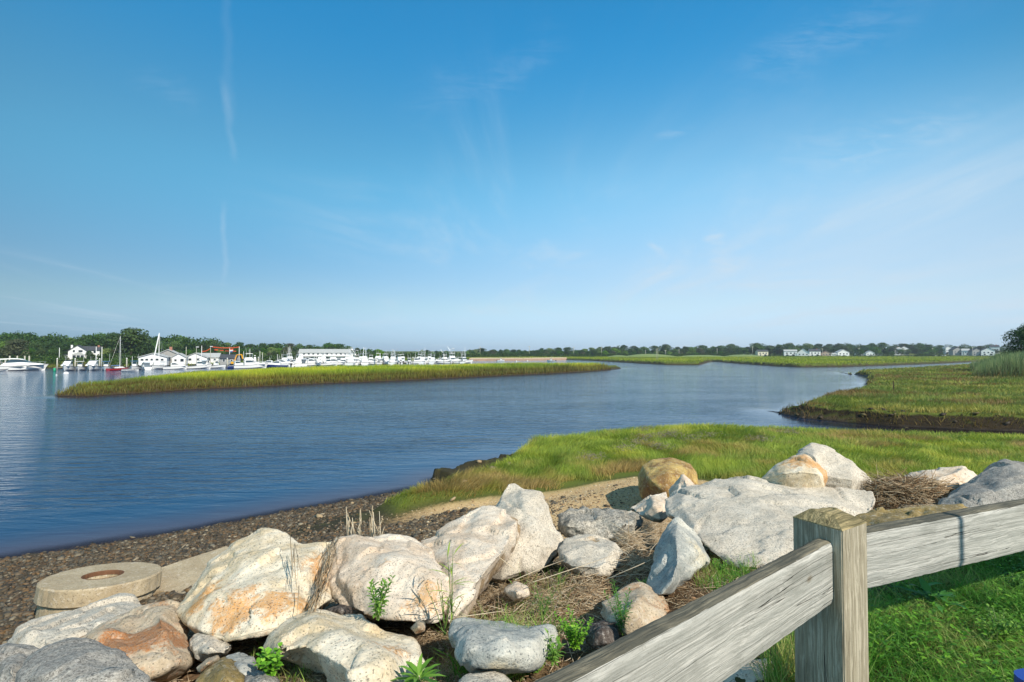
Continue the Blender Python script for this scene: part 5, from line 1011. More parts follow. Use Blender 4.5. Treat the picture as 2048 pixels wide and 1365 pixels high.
def dune(px0, px1, D, h, label):
    x0, x1 = (px0 - 1024) / F * D, (px1 - 1024) / F * D; n_ = 40; V = []; 
    for i in range(n_ + 1):
        for j in range(9):
            u_, v_ = i / n_, j / 8; x = x0 + (x1 - x0) * u_; y = D + (v_ - .5) * 26
            V.append((x, y, .6 + (h + .5 * (float(fbm(x * .1, y * .1)) - .5)) * math.sin(math.pi * u_) ** .7 * math.sin(math.pi * v_) ** .8))
    V = np.array(V); idx = np.arange(len(V)).reshape(n_ + 1, 9); Fq = np.stack([idx[:-1, :-1], idx[1:, :-1], idx[1:, 1:], idx[:-1, 1:]], -1).reshape(-1, 4)
    return V, Fq
dmat = simple_mat('dune_grass', C(112, 128, 72), .9, .35, .6)
for a in ((1210, 1262, 395, 2.0), (1240, 1360, 400, 3.0), (1345, 1460, 410, 2.2), (1440, 1530, 420, 2.6)):
    V_, F_ = dune(*a, ''); tag(link('dune', mesh_np('dune', V_, [F_], dmat, smooth=True)), kind='structure')
# reed bed
nR = 20000; Q = in_poly(nR, REEDP); s = sdf(Q[:, 0], Q[:, 1], REEDP); dq = np.hypot(Q[:, 0], Q[:, 1]); hr = (1.9 + 1.3 * sstep(s, 0, 5)) * rng.uniform(.75, 1.08, nR)
tp = pick([(96, 124, 78), (122, 148, 92), (150, 168, 112), (168, 160, 122)], rng.beta(2, 2, nR) * .9 + .1 * (rng.uniform(0, 1, nR) > .9))
tag(link('reed_bed', blades('reed_bed', np.stack([Q[:, 0], Q[:, 1], height(Q[:, 0], Q[:, 1])], 1), hr, rng.uniform(.05, .10, nR), .3, np.array(C(96, 92, 58)) * np.ones((nR, 3)), tp)), kind='stuff')
# ---------------------------------------------------------------- buildings
WHITE = simple_mat('white_paint', (.78, .78, .76), .5, .06, 2); CREAM = simple_mat('cream_siding', (.66, .60, .44), .6, .06, 2); SHING = simple_mat('grey_cedar_shingle', (.33, .32, .30), .85, .2, 3)
ROOFD = simple_mat('dark_asphalt_roof', (.055, .06, .07), .85, .2, 2); ROOFG = simple_mat('light_grey_roof', (.42, .43, .42), .8, .12, 2); ROOFB = simple_mat('brown_roof', (.22, .13, .10), .85, .2, 2); GLASS = simple_mat('dark_window_glass', (.03, .04, .05), .15, .1, 2)
BRICK = simple_mat('brick_chimney', (.35, .16, .11), .9, .2, 6); TANW = simple_mat('tan_siding', (.45, .33, .24), .7, .1, 2)
def house(label, px, D, w_, dep, he, hr, wall, roof, front=True, rz=0, wins=(), chim=None, zb=None, name='house', cat='house', group=None, door=None):
    """gable house: front=True shows the gable end, else the eaves side. w_ is the width facing the viewer"""
    x = (px - 1024) / F * D; z0 = (hz1(x, D) if zb is None else zb); rz = rz + math.atan2(-x, D) * (.8 if px < 1000 else .6); root = empty(name, (x, D, z0), rz, label, cat, group); z1 = he; z2 = hr
    if front:
        body = [(-w_ / 2, -.6), (w_ / 2, -.6), (w_ / 2, z1), (0, z2), (-w_ / 2, z1)]; MB().prism(body, 'y', 0, dep).build('wall', wall, root)
        for sx in (-1, 1):
            k = (z2 - z1) / (w_ / 2); o_ = .35; ps = [(0, z2 + .03), (sx * (w_ / 2 + o_), z1 - k * o_ + .03), (sx * (w_ / 2 + o_), z1 - k * o_ + .2), (0, z2 + .22)]
            MB().prism(ps, 'y', -.35, dep + .35).build('roof_slope', roof, root)
    else:
        MB().prism([(0, -.6), (dep, -.6), (dep, z1), (dep / 2, z2), (0, z1)], 'x', -w_ / 2, w_ / 2).build('wall', wall, root)
        k = (z2 - z1) / (dep / 2)
        for a, b in (((-.35, z1 - k * .35), (dep / 2, z2)), ((dep + .35, z1 - k * .35), (dep / 2, z2))):
            MB().prism([(a[0], a[1] + .03), (b[0], b[1] + .03), (b[0], b[1] + .22), (a[0], a[1] + .2)], 'x', -w_ / 2 - .3, w_ / 2 + .3).build('roof_slope', roof, root)
    for (wx, wz, ww, wh) in wins:
        f = MB().box(wx - ww / 2 - .1, wx + ww / 2 + .1, -.06, .05, wz - wh / 2 - .1, wz + wh / 2 + .1).build('window', WHITE, root); MB().box(wx - ww / 2, wx + ww / 2, -.08, -.055, wz - wh / 2, wz + wh / 2).build('pane', GLASS, f)
    if door: MB().box(door[0] - .5, door[0] + .5, -.07, .05, 0, 2.1).build('door', GLASS, root)
    if chim: MB().box(chim[0] - .4, chim[0] + .4, chim[1] - .4, chim[1] + .4, z1, chim[2]).build('chimney', BRICK, root)
    return root
# white house on the left shore
hb_ = 1.9
r = house('white two storey house with a gable front and dark side wing above the left shore', 155, 190, 5.3, 6, 3.3, 5.3, WHITE, ROOFD, wins=[(-1.0, 3.2, .6, .8), (.9, 3.2, 1.2, .8)], zb=hb_)
MB().box(2.4, 6.2, 2.2, 7, -.6, 3.5).build('side_wing', WHITE, r); MB().prism([(1.8, 3.52), (7.4, 3.52), (4.6, 5.1)], 'x', 1.0, 6.4).build('wing_roof', ROOFD, r)
MB().prism([(-1.5, 1.9), (2.4, 1.9), (.45, 2.9)], 'y', -1.6, -.05).build('porch_roof', ROOFG, r); pw = MB().box(-1.4, 2.3, -1.5, -.07, -.6, 1.9).build('porch', WHITE, r)
for k in range(3): MB().box(-1.15 + k * 1.15, -.2 + k * 1.15, -1.56, -1.49, .5, 1.7).build('pane', GLASS, pw)
an = MB().box(-4.6, -2.66, -.4, 4, -.6, 1.7).build('annex', WHITE, r); MB().prism([(-4.8, 1.72), (-2.66, 1.72), (-2.66, 2.1)], 'y', -.6, 4.2).build('annex_roof', ROOFD, r)
for k in range(2): MB().box(-4.2 + k * .85, -3.6 + k * .85, -.46, -.39, .55, 1.4).build('pane', GLASS, an)
MB().box(-2.2, -1.6, 2, 2.6, 3, 5.5).build('chimney', WHITE, r); MB().box(5.4, 6.0, 4, 4.6, 4, 5.5).build('chimney', BRICK, r)
for k in range(2): f = MB().box(4.4, 5.2, 2.12, 2.25, .6 + 1.9 * k, 1.5 + 1.9 * k).build('window', GLASS, r)
# marina buildings
house('long low white boathouse with a wide gable and five windows', 306, 158, 7.2, 10, 1.9, 3.05, WHITE, ROOFG, wins=[(-2.7, 1.15, .7, .55), (-1.5, 1.2, .7, .55), (-.2, 1.2, .7, .55), (1.1, 1.2, .7, .55), (2.4, 1.15, .7, .55)], zb=1.2, name='boathouse', cat='boathouse')
r = house('taller grey roofed marina office behind the white boathouse', 336, 172, 6.5, 8, 2.6, 4.3, SHING, ROOFG, wins=[(.4, 1.6, .9, .9), (2.2, 1.4, .8, .8)], zb=1.2, chim=(.6, 2, 5.3), name='marina_office', cat='marina office')
house('small white wing with grey roof at the right of the marina office', 358, 166, 3.6, 7, 1.9, 3.0, WHITE, ROOFG, wins=[(-.9, .9, .6, .6), (.9, .9, .9, .9)], zb=1.2, name='marina_office', cat='marina office')
house('wide white shed with low gable left of the orange pennant line', 391, 178, 7.0, 9, 1.6, 3.1, WHITE, ROOFG, wins=[(-1.6, 1.0, .9, .7), (.9, 1.0, .8, .7)], zb=1.2, name='boat_shed', cat='shed')
house('second white shed with low grey roof under the pennant poles', 418, 186, 6.2, 9, 1.6, 3.0, WHITE, ROOFG, front=False, wins=[(-1.8, .8, .7, .7), (.2, .8, .7, .7), (1.9, .8, .7, .7)], zb=1.2, name='boat_shed', cat='shed')
house('grey shingled cottage with dark roof under the orange and white flagpole', 456, 172, 4.9, 5, 1.6, 2.75, SHING, ROOFD, front=False, rz=R(-12), wins=[(-1.2, .8, .6, .8), (1.2, .8, .5, .6)], zb=1.1, name='cottage', cat='cottage')
wl_ = [(-9 + k * 2.0, 3.0, .9, .6) for k in range(10)] + [(-8.4 + k * 2.4, 1.0, 1.2, .9) for k in range(8)]
r = house('long two storey white marina building with pale grey roof', 650, 238, 22.5, 9, 3.6, 5.15, WHITE, ROOFG, front=False, wins=wl_, zb=.9, name='marina_building', cat='building')
MB().box(-10.8, 10.8, -1.3, -.1, 1.95, 2.1).build('balcony', WHITE, r); MB().box(9.8, 12.4, 2, 7, -.5, 3.6).build('end_wing', WHITE, r)
for x_ in np.linspace(-10.6, 10.6, 12): MB().box(x_ - .07, x_ + .07, -1.28, -1.16, 2.1, 2.9).build('balcony_post', WHITE, r)
house('small white dock hut with a dark door in front of the long marina building', 613, 212, 3.6, 3, 1.75, 2.2, WHITE, ROOFG, wins=[], zb=.3, name='dock_hut', cat='hut', door=(.3,))
lt = empty('lighthouse_ornament', ((510 - 1024) / F * 176, 176, 1.1), 0, 'small white tapering lighthouse ornament among the marina boats', 'lighthouse'); MB().tube((0, 0, -.3), (0, 0, 1.9), .62, .34, 12).build('tower', WHITE, lt, True); MB().tube((0, 0, 1.9), (0, 0, 2.3), .24, .24, 10).build('lantern', GLASS, lt); MB().tube((0, 0, 2.3), (0, 0, 2.6), .34, .05, 10).build('cap', WHITE, lt)
# houses beyond the right marsh
FH = [(1498, 480, 9, 1.4, 2.0, WHITE, ROOFG, False, 'long low white house with a flat roof at the left end of the far houses'), (1526, 490, 9.5, 4.6, 6.0, CREAM, ROOFD, False, 'cream two storey box shaped house, second from the left in the far row'),
      (1581, 490, 11, 4.8, 6.2, WHITE, ROOFG, False, 'wide white house with balcony left of the steep grey roofed house'), (1606, 485, 10.5, 3.0, 7.2, WHITE, ROOFG, True, 'white house with a big steep pale roof in the far row'),
      (1630, 490, 9.4, 5.0, 6.9, WHITE, ROOFD, False, 'white two storey house with a dark roof in the far row'), (1653, 488, 8.2, 2.8, 5.0, TANW, ROOFB, True, 'small tan house with brown roof right of the dark roofed house'),
      (1668, 486, 5, 2.0, 3.0, WHITE, ROOFG, False, 'low white shed beside the small tan house'), (1687, 490, 10, 3.8, 6.4, WHITE, ROOFG, True, 'white gabled house with a broad front deck in the far row'),
      (1722, 492, 5, 2.0, 2.8, WHITE, ROOFG, False, 'low white cottage half hidden by trees right of the gabled house'), (1741, 495, 7.5, 3.0, 5.2, WHITE, ROOFG, True, 'white cottage with small gable in front of the tall tree'),
      (1763, 492, 4, 1.6, 2.4, WHITE, ROOFG, False, 'tiny white shed beside the small gabled cottage'), (1793, 545, 6, 6.8, 8.4, WHITE, ROOFG, False, 'white house on the rise above the far trees, left of two'), (1808, 550, 9, 7.0, 9.2, WHITE, ROOFD, True, 'white gabled house on the rise above the far trees, right of two'),
      (1855, 480, 7, 2.2, 3.0, SHING, ROOFD, False, 'long low blue grey shed at the marsh edge'), (1868, 482, 3, 2.4, 3.0, WHITE, ROOFG, False, 'small bright white hut beside the blue grey shed'), (1897, 545, 5, 7.0, 8.6, WHITE, ROOFG, True, 'narrow white gable among dark trees above the trailer'),
      (1916, 520, 9, 5.2, 8.0, SHING, ROOFD, True, 'grey house with white trimmed arched gable'), (1931, 515, 6, 4.6, 6.4, WHITE, ROOFG, False, 'white and grey house right of the arched gable'),
      (1954, 500, 8, 4.6, 7.2, SHING, ROOFD, True, 'grey gabled house left of the thick utility pole'), (1976, 495, 10, 4.8, 7.6, WHITE, ROOFD, True, 'white gabled house nearest the reed bed'), (1990, 540, 7, 7.0, 9.0, WHITE, ROOFD, False, 'upper white house just above the reed bed')]
for px, D, w_, he, hr, wm_, rm_, fr, lb in FH:
    ws = [(-w_ * .28, he * .62, w_ * .12, min(1.1, he * .3)), (w_ * .02, he * .62, w_ * .12, min(1.1, he * .3)), (w_ * .30, he * .62, w_ * .12, min(1.1, he * .3))]
    if he > 4: ws += [(-w_ * .25, he * .25, w_ * .14, 1.2), (w_ * .22, he * .25, w_ * .2, 1.4)]
    house(lb, px, D, w_, 7, he, hr, wm_, rm_, front=fr, rz=R(rt.uniform(-14, 14)), wins=ws, group='houses beyond the marsh', chim=(w_ * .2, 3, hr + .6) if he > 4 and rt.random() < .5 else None)
# ---------------------------------------------------------------- boats
BW = simple_mat('white_gelcoat', (.82, .82, .80), .25, .04, 1); BN = simple_mat('navy_gelcoat', (.02, .04, .16), .25, .05, 1); BR = simple_mat('red_gelcoat', (.40, .02, .03), .3, .05, 1); BLK = simple_mat('black_trim', (.02, .02, .02), .4, .1, 1)
BLUE = simple_mat('blue_canvas', (.03, .13, .36), .8, .1, 4); TEAL = simple_mat('teal_canvas', (.03, .25, .30), .8, .1, 4); ALU = simple_mat('aluminium_tube', (.7, .7, .7), .35, .05, 3, metallic=.6); BGL = simple_mat('boat_window', (.04, .07, .09), .1, .1, 1); SAILC = simple_mat('white_sail_cloth', (.8, .8, .78), .8, .05, 2); BOT = simple_mat('bottom_paint', (.05, .05, .07), .6, .1, 2)
def hull(L_, B, h0, h1, mat, root, name='hull'):
    rg_ = []; n_ = 12
    for i in range(n_ + 1):
        q = i / n_; b = B / 2 * (1 - max(0, (q - .35) / .65) ** 2.4 * .985); h = h0 + (h1 - h0) * q ** 1.8; x = -L_ / 2 + L_ * q * .93; xs = x + L_ * .07 * q ** 3
        ck = .12 + .35 * q ** 3 * h1
        rg_.append([(xs, b, h), (x + .3 * (xs - x), b * .86, ck), (x, 0, -.35 + .25 * q ** 3), (x + .3 * (xs - x), -b * .86, ck), (xs, -b, h), (xs, -b * .9, h - .02), (xs, b * .9, h - .02)])
    o = MB().loft(rg_, closed=True).build(name, mat, root)
    k = MB().loft([[(p[0][0] + .0, p[0][1] * 1.012 + .01, p[0][2] - .02), (p[0][0], p[0][1] * 1.012 + .01, p[0][2] - .10), (p[4][0], p[4][1] * 1.012 - .01, p[4][2] - .10), (p[4][0], p[4][1] * 1.012 - .01, p[4][2] - .02)] for p in rg_], closed=True)
    k.build('rub_rail', BLK if mat != BN else BW, o); return o
def cabin(root, pts, w_, mat=BW, name='cabin', taper=.86):
    """house lofted from a side profile, narrower at the top"""
    zs = [p[1] for p in pts]; z0, z1 = min(zs), max(zs); n = len(pts)
    vs = []
    for s_ in (-1, 1):
        for x, z in pts: vs.append((x, s_ * w_ / 2 * (1 - (1 - taper) * (z - z0) / (z1 - z0 + 1e-6)), z))
    fs = [(k, (k + 1) % n, n + (k + 1) % n, n + k) for k in range(n)] + [tuple(range(n - 1, -1, -1)), tuple(range(n, 2 * n))]
    return MB().add(vs, fs).build(name, mat, root)
def rods(root, name, segs, r=.03, mat=None):
    mb = MB()
    for a, b in segs: mb.tube(a, b, r, n=5)
    return mb.build(name, mat or ALU, root)
def outboard(root, L_, y=0):
    mb = MB().box(-L_ / 2 - .55, -L_ / 2 - .05, y - .2, y + .2, .45, 1.15).box(-L_ / 2 - .4, -L_ / 2 - .2, y - .08, y + .08, -.4, .46); return mb.build('outboard_motor', BLK, root)
def b_yacht(L_=11.5):
    r = empty('motor_yacht'); h = hull(L_, 3.6, 1.15, 1.65, BW, r)
    for s_ in (-1, 1): MB().prism([(-1.6, .95), (.6, .78), (1.4, 1.12), (-.2, 1.05)], 'y', s_ * 1.80 - .02, s_ * 1.80 + .02).build('hull_window', BGL, h); MB().prism([(1.6, .85), (4.2, 1.25), (4.2, 1.42), (1.8, 1.12)], 'y', s_ * 1.66 - .16, s_ * 1.66 + .02).build('hull_window', BGL, h)
    cabin(r, [(-3.2, 1.2), (-2.6, 1.9), (.6, 2.1), (1.9, 2.0), (4.9, 1.62), (4.9, 1.5), (-3.2, 1.1)], 3.1, taper=.8)
    cabin(r, [(-2.4, 1.95), (-1.4, 2.75), (.2, 2.9), (2.6, 2.05)], 2.5, BGL, 'windshield', .8)
    cabin(r, [(-4.0, 2.8), (-3.4, 3.0), (-1.0, 3.12), (.5, 2.98), (1.3, 2.62), (.2, 2.84), (-1.2, 2.88), (-3.6, 2.78)], 2.7, BW, 'hardtop', .9)
    rods(r, 'radar_arch', [((-3.4, y, 1.2), (-3.2, y, 2.85)) for y in (-1.2, 1.2)] + [((-2.3, 1.2, 1.9), (-2.1, 1.2, 2.8)), ((-2.3, -1.2, 1.9), (-2.1, -1.2, 2.8))], .06, BW)
    rods(r, 'bow_rail', [((2, s_ * 1.5, 2.05), (5.3, s_ * .2, 2.25)) for s_ in (-1, 1)] + [((2 + k, s_ * (1.5 - k * .35), 1.55), (2 + k, s_ * (1.5 - k * .35), 2.1)) for k in range(4) for s_ in (-1, 1)], .02)
    MB().box(-L_ / 2 - 1.1, -L_ / 2 - .01, -1.5, 1.5, .25, .38).build('swim_platform', BW, r); return r
def b_cruiser(L_=8, hm=BW, bridge=False, tower=False, canvas=None):
    r = empty('cabin_cruiser'); h = hull(L_, L_ * .32, .95, 1.45, hm, r); k = L_ / 8
    cabin(r, [(-1.6 * k, 1.0), (-1.6 * k, 2.35), (-.2 * k, 2.45), (1.2 * k, 1.75), (3.0 * k, 1.45), (3.2 * k, 1.2)], L_ * .26)
    cabin(r, [(-1.4 * k, 1.75), (-1.35 * k, 2.25), (-.3 * k, 2.33), (.95 * k, 1.80)], L_ * .266, BGL, 'window', .97)
    if canvas: cabin(r, [(-3.6 * k, 2.3), (-1.6 * k, 2.55), (.2 * k, 2.5), (-1.6 * k, 2.4)], L_ * .25, canvas, 'bimini_top')
    z = 2.42
    if bridge or tower:
        cabin(r, [(-1.7 * k, z), (-1.5 * k, z + .7), (.1 * k, z + .75), (.5 * k, z)], L_ * .2, BW, 'flybridge'); cabin(r, [(-1.3 * k, z + 1.75), (.3 * k, z + 1.8), (.2 * k, z + 1.9), (-1.4 * k, z + 1.87)], L_ * .22, BW, 'bridge_roof')
        rods(r, 'bridge_frame', [((x, y, z + .3), (x * .8, y * .8, z + 1.8)) for x in (-1.4 * k, .2 * k) for y in (-.8, .8)], .035)
        z += 1.85
    if tower:
        rods(r, 'tuna_tower', [((x, y, z), (x * .35 - .3, y * .4, z + 2.1)) for x in (-1.4 * k, .3 * k) for y in (-.8, .8)] + [((-.9, -.4, z + 1), (-.9, .4, z + 1)), ((.1, -.4, z + 1), (.1, .4, z + 1))], .035); MB().box(-.9 * k, .1 * k, -.45, .45, z + 2.1, z + 2.2).build('tower_platform', BW, r)
        rods(r, 'outrigger', [((-.4, s_ * .9, z - .6), (-2.6, s_ * 2.2, z + 3.0)) for s_ in (-1, 1)], .03)
    rods(r, 'antenna', [((-1.0 * k, .5, z), (-1.3 * k, .5, z + 1.8)), ((-.6 * k, -.5, z), (-.6 * k, -.5, z + 1.2))], .02, BW)
    rods(r, 'bow_rail', [((.8 * k, s_ * L_ * .14, 2.0), (L_ * .5, s_ * .1, 2.05)) for s_ in (-1, 1)] + [((x * k, s_ * (L_ * .14 - (x - .8) * .28 * k), 1.3), (x * k, s_ * (L_ * .14 - (x - .8) * .28 * k), 2.02)) for x in (1.5, 2.6, 3.4) for s_ in (-1, 1)], .02); return r
def b_console(L_=6, hm=BW, top=BW, ttop=True):
    r = empty('console_boat'); hull(L_, 2.1, .75, 1.15, hm, r); cabin(r, [(-.6, .7), (-.5, 1.55), (.3, 1.6), (.7, .7)], .9, BW, 'console')
    cabin(r, [(-.1, 1.55), (.1, 2.0), (.3, 2.0), (.42, 1.5)], .85, BGL, 'windshield')
    if ttop: MB().box(-1.2, .8, -.8, .8, 2.25, 2.33).build('t_top', top, r); rods(r, 'top_frame', [((x, y, .8), (x * .9, y * 1.2, 2.25)) for x in (-.7, .6) for y in (-.45, .45)] + [((-.63, -.54, 2.24), (-.63, .54, 2.24)), ((.54, -.54, 2.24), (.54, .54, 2.24)), ((-.63, 0, 2.24), (.54, 0, 2.24))], .035)
    outboard(r, L_, -.28 if L_ > 6 else 0); rods(r, 'antenna', [((-.6, .6, 2.3), (-.8, .6, 4.2))], .02, BW); return r
def b_sail(L_=8.5, hm=BR, mast=14.2, cover=BLUE):
    r = empty('sailing_boat'); hull(L_, 2.6, .85, 1.2, hm, r); cabin(r, [(-1.2, .9), (-1.1, 1.45), (1.2, 1.5), (2.2, 1.0)], 1.6)
    MB().tube((.5, 0, .9), (.5, 0, mast), .11, .07, 8).build('mast', WHITE, r); MB().tube((.4, 0, 1.9), (-3.2, 0, 1.85), .07, .05, 6).build('boom', WHITE, r); MB().tube((.3, 0, 2.05), (-3.1, 0, 1.98), .18, .10, 8).build('sail_cover', cover, r)
    rods(r, 'rigging', [((.5, 0, mast - .2), (L_ * .49, 0, 1.2)), ((.5, 0, mast - .2), (-L_ * .48, 0, .95)), ((.5, 0, mast * .98), (.4, 1.25, .95)), ((.5, 0, mast * .98), (.4, -1.25, .95)), ((.5, -.8, mast * .55), (.5, .8, mast * .55))], .016); return r
def b_dinghy(L_=3):
    r = empty('dinghy'); hull(L_, 1.3, .4, .55, BW, r); MB().box(-.5, -.2, -.55, .55, .3, .36).build('thwart', TANW, r); MB().box(.5, .75, -.5, .5, .33, .39).build('thwart', TANW, r); return r
def b_lobster(L_=9):
    r = empty('work_boat'); hull(L_, 3.0, .85, 1.7, BW, r); cabin(r, [(-.4, .9), (-.4, 2.6), (-2.6, 2.6), (-2.6, 2.72), (1.1, 2.72), (1.3, 1.5), (2.6, 1.4), (2.7, 1.2)], 2.2, BW, 'wheelhouse', .95); cabin(r, [(-.3, 1.8), (-.3, 2.4), (1.16, 2.42), (1.3, 1.8)], 2.24, BGL, 'window', .97)
    MB().tube((-1, 0, 2.7), (-1, 0, 5.2), .06, .04, 6).build('mast', WHITE, r); return r
BP = {}
def boat(key, fn, px, yw, ang, label, cat, group=None, sc=1.0, D=None):
    D = D or 4.5 * F / (yw - 706.0 - .0); D = float(D)
    if key in BP: o = copy_tree(BP[key])
    else: o = fn(); BP[key] = o
    o.location = ((px - 1024) / F * D, D, 0); o.rotation_euler = (0, 0, R(ang) + math.atan2(-(px - 1024) / F, 1) * .9); o.scale = (sc,) * 3; tag(o, label, cat, group); return o
boat('yacht', b_yacht, 38, 741.3, -4, 'sleek white motor yacht with dark hull windows at the left edge', 'yacht')
boat('dinghy', b_dinghy, 2, 742.5, 20, 'small white tender tied behind the motor yacht', 'dinghy')
GL = 'boats moored along the left dock'
boat('c6', lambda: b_cruiser(6, canvas=BLK), 136, 741.5, -100, 'small white boat with a dark canvas top, first right of the green buoy', 'boat', GL)
boat('con', b_console, 161, 741, -95, 'white console boat with a thin pale roof, second right of the green buoy', 'boat', GL)
boat('cr7', lambda: b_cruiser(7, bridge=False, canvas=BW), 186, 740.8, -98, 'white cabin boat with a tall hardtop between two thin masts', 'boat', GL)
boat('conb', lambda: b_console(6, BW, BLUE), 213, 740.8, -93, 'white console boat with a blue rounded top left of the red sailing boat', 'boat', GL)
boat('sailr', b_sail, 238, 741, 40, 'red hulled sailing boat with a bare mast', 'sailing boat', None, .62)
boat('dinghy', b_dinghy, 262, 742.3, 5, 'flat white skiff right of the red sailing boat', 'dinghy', None, 1.2)
boat('conb', None, 270, 739.5, -100, 'white boat with blue trimmed roof right of the flat white skiff', 'boat', GL)
boat('cr7', None, 292, 739.5, 105, 'white boat with a long bow pointing away in front of the boathouse', 'boat', GL, .8)
boat('sailw', lambda: b_sail(8.5, BW, 10.0, SAILC), 320, 738.5, -112, 'white sailing boat with the tallest mast in front of the boathouse', 'sailing boat')
rods(BP['sailw'], 'furled_jib', [((.5, 0, 9.8), (3.9, .1, 1.4))], .13, SAILC)
boat('cr8', b_cruiser, 352, 738.6, 5, 'white cabin cruiser right of the tall white sailing boat', 'boat', GL, .72)
boat('work', b_lobster, 396, 737.5, 8, 'long white boat with dark waterline in front of the white sheds', 'boat', GL, .8)
boat('cr7', None, 412, 735, 80, 'boat with a blue canopy behind the long white boat', 'boat', GL, .9); 
boat('con', None, 433, 736.6, -25, 'white console boat between the white sheds and the shingled cottage', 'boat', GL)
boat('cnav', lambda: b_cruiser(7, BN, canvas=TEAL), 478, 737.2, 15, 'dark hulled boat with a teal canopy before the yellow excavator', 'boat', GL, .85)
boat('cbig', lambda: b_cruiser(9, bridge=True), 503, 737, 8, 'large white flybridge cruiser beside the lighthouse ornament', 'boat', GL)
boat('cr8', None, 535, 735.5, 175, 'white cabin cruiser right of the lighthouse ornament', 'boat', GL, .9)
boat('cnav2', lambda: b_cruiser(8, BN), 552, 735.8, 170, 'white cabin cruiser with a navy blue hull', 'boat', GL, .85)
boat('sailb', lambda: b_sail(8, BW, 6.6, BLUE), 579, 733, 80, 'sailing boat with a blue covered mast among the marina boats', 'sailing boat')
ordn = ['first', 'second', 'third', 'fourth', 'fifth', 'sixth', 'seventh', 'eighth', 'ninth', 'tenth', 'eleventh', 'twelfth', 'thirteenth', 'fourteenth', 'fifteenth', 'sixteenth', 'seventeenth', 'eighteenth', 'nineteenth', 'twentieth'] + ['twenty-' + k for k in ('first', 'second', 'third', 'fourth', 'fifth', 'sixth', 'seventh', 'eighth', 'ninth')] + ['thirtieth'] + ['thirty-' + k for k in ('first', 'second', 'third', 'fourth', 'fifth', 'sixth', 'seventh', 'eighth', 'ninth')]
bl = []
for row, (dd, step) in enumerate(((0, 15), (14, 17), (30, 20))):
    px = 566 + row * 5
    while px < 928 - (row * 6):
        D = float(np.interp(px, [520, 700, 940], [160, 190, 226])) + dd + rt.uniform(-2, 2)
        ty = rt.choices(['cr8', 'cbig', 'tower', 'con', 'work', 'cr7'], [.26, .22, .18 if px > 690 else .06, .12, .12, .1])[0]
        bl.append((px, D, ty, rt.choice([0, 8, 172, 180, 90, 82, -90, -75]))); px += step * rt.uniform(.75, 1.25)
for px, D in ((704, 186), (716, 196), (787, 200), (846, 214), (892, 220), (908, 222), (928, 224)): bl.append((px, D, 'tower', rt.choice([80, 95, 0, 10])))
fn = {'cr8': b_cruiser, 'cbig': lambda: b_cruiser(9, bridge=True), 'tower': lambda: b_cruiser(9.5, tower=True), 'con': b_console, 'work': b_lobster, 'cr7': lambda: b_cruiser(7, canvas=BW)}
ln = {'cr8': 'white low cabin cruiser', 'cbig': 'white flybridge cruiser', 'tower': 'white fishing boat with tuna tower', 'con': 'small white console boat', 'work': 'white work boat with a wheelhouse', 'cr7': 'small white canvas topped cabin boat'}
bl.sort(); cnt = {}
for px, D, ty, an in bl:
    cnt[ty] = cnt.get(ty, 0) + 1
    boat(ty, fn[ty], px, 0, an, '%s, %s such from the left in the marina' % (ln[ty], ordn[cnt[ty] - 1]), 'boat', 'boats crowded in the marina', rt.uniform(.8, 1.0), D)
boat('work', None, 927, 0, 5, 'white work boat at the right end of the marina rows', 'boat', None, .95, 222)
boat('con', None, 1102, 723.6, 170, 'lone white motor boat anchored beyond the marsh island', 'boat', None, .75); boat('con', None, 1002, 722.5, 10, 'small boat anchored before the red seawall', 'boat', None, .7)
# buoys
def buoy(px, yw, r_, mat, label, can=False):
    D = 4.5 * F / (yw - 706); o = empty('mooring_buoy' if not can else 'channel_buoy', ((px - 1024) / F * D, D, 0), 0, label, 'buoy')
    if can: MB().tube((0, 0, -.2), (0, 0, .72), r_, r_ * .92, 14).build('body', mat, o, True); MB().tube((0, 0, .72), (0, 0, .80), r_ * .5, r_ * .3, 10).build('cap', mat, o)
    else:
        bm = bmesh.new(); bmesh.ops.create_uvsphere(bm, u_segments=16, v_segments=10, radius=r_); me = bpy.data.meshes.new('float_ball'); bm.to_mesh(me); bm.free(); me.materials.append(mat); [setattr(p, 'use_smooth', True) for p in me.polygons]; b_ = link('float_ball', me, o, (0, 0, r_ * .15)); b_.scale = (1, 1, .8)
        MB().tube((0, 0, r_ * .9), (0, 0, r_ * 1.1), .05, .05, 6).build('shackle', ALU, o)
buoy(110, 742.8, .27, simple_mat('green_buoy_paint', C(20, 150, 104), .5), 'green can buoy on the water at the left', True)
buoy(133.5, 748.5, .50, WHITE, 'big white mooring ball in front of the left dock'); buoy(114, 750.5, .13, WHITE, 'tiny white float below the green buoy'); buoy(246, 742.5, .3, WHITE, 'white mooring ball beside the red sailing boat')
buoy(1033, 723, .35, WHITE, 'white float beyond the island, left of two'); buoy(1055, 722, .35, WHITE, 'white float beyond the island, right of two')
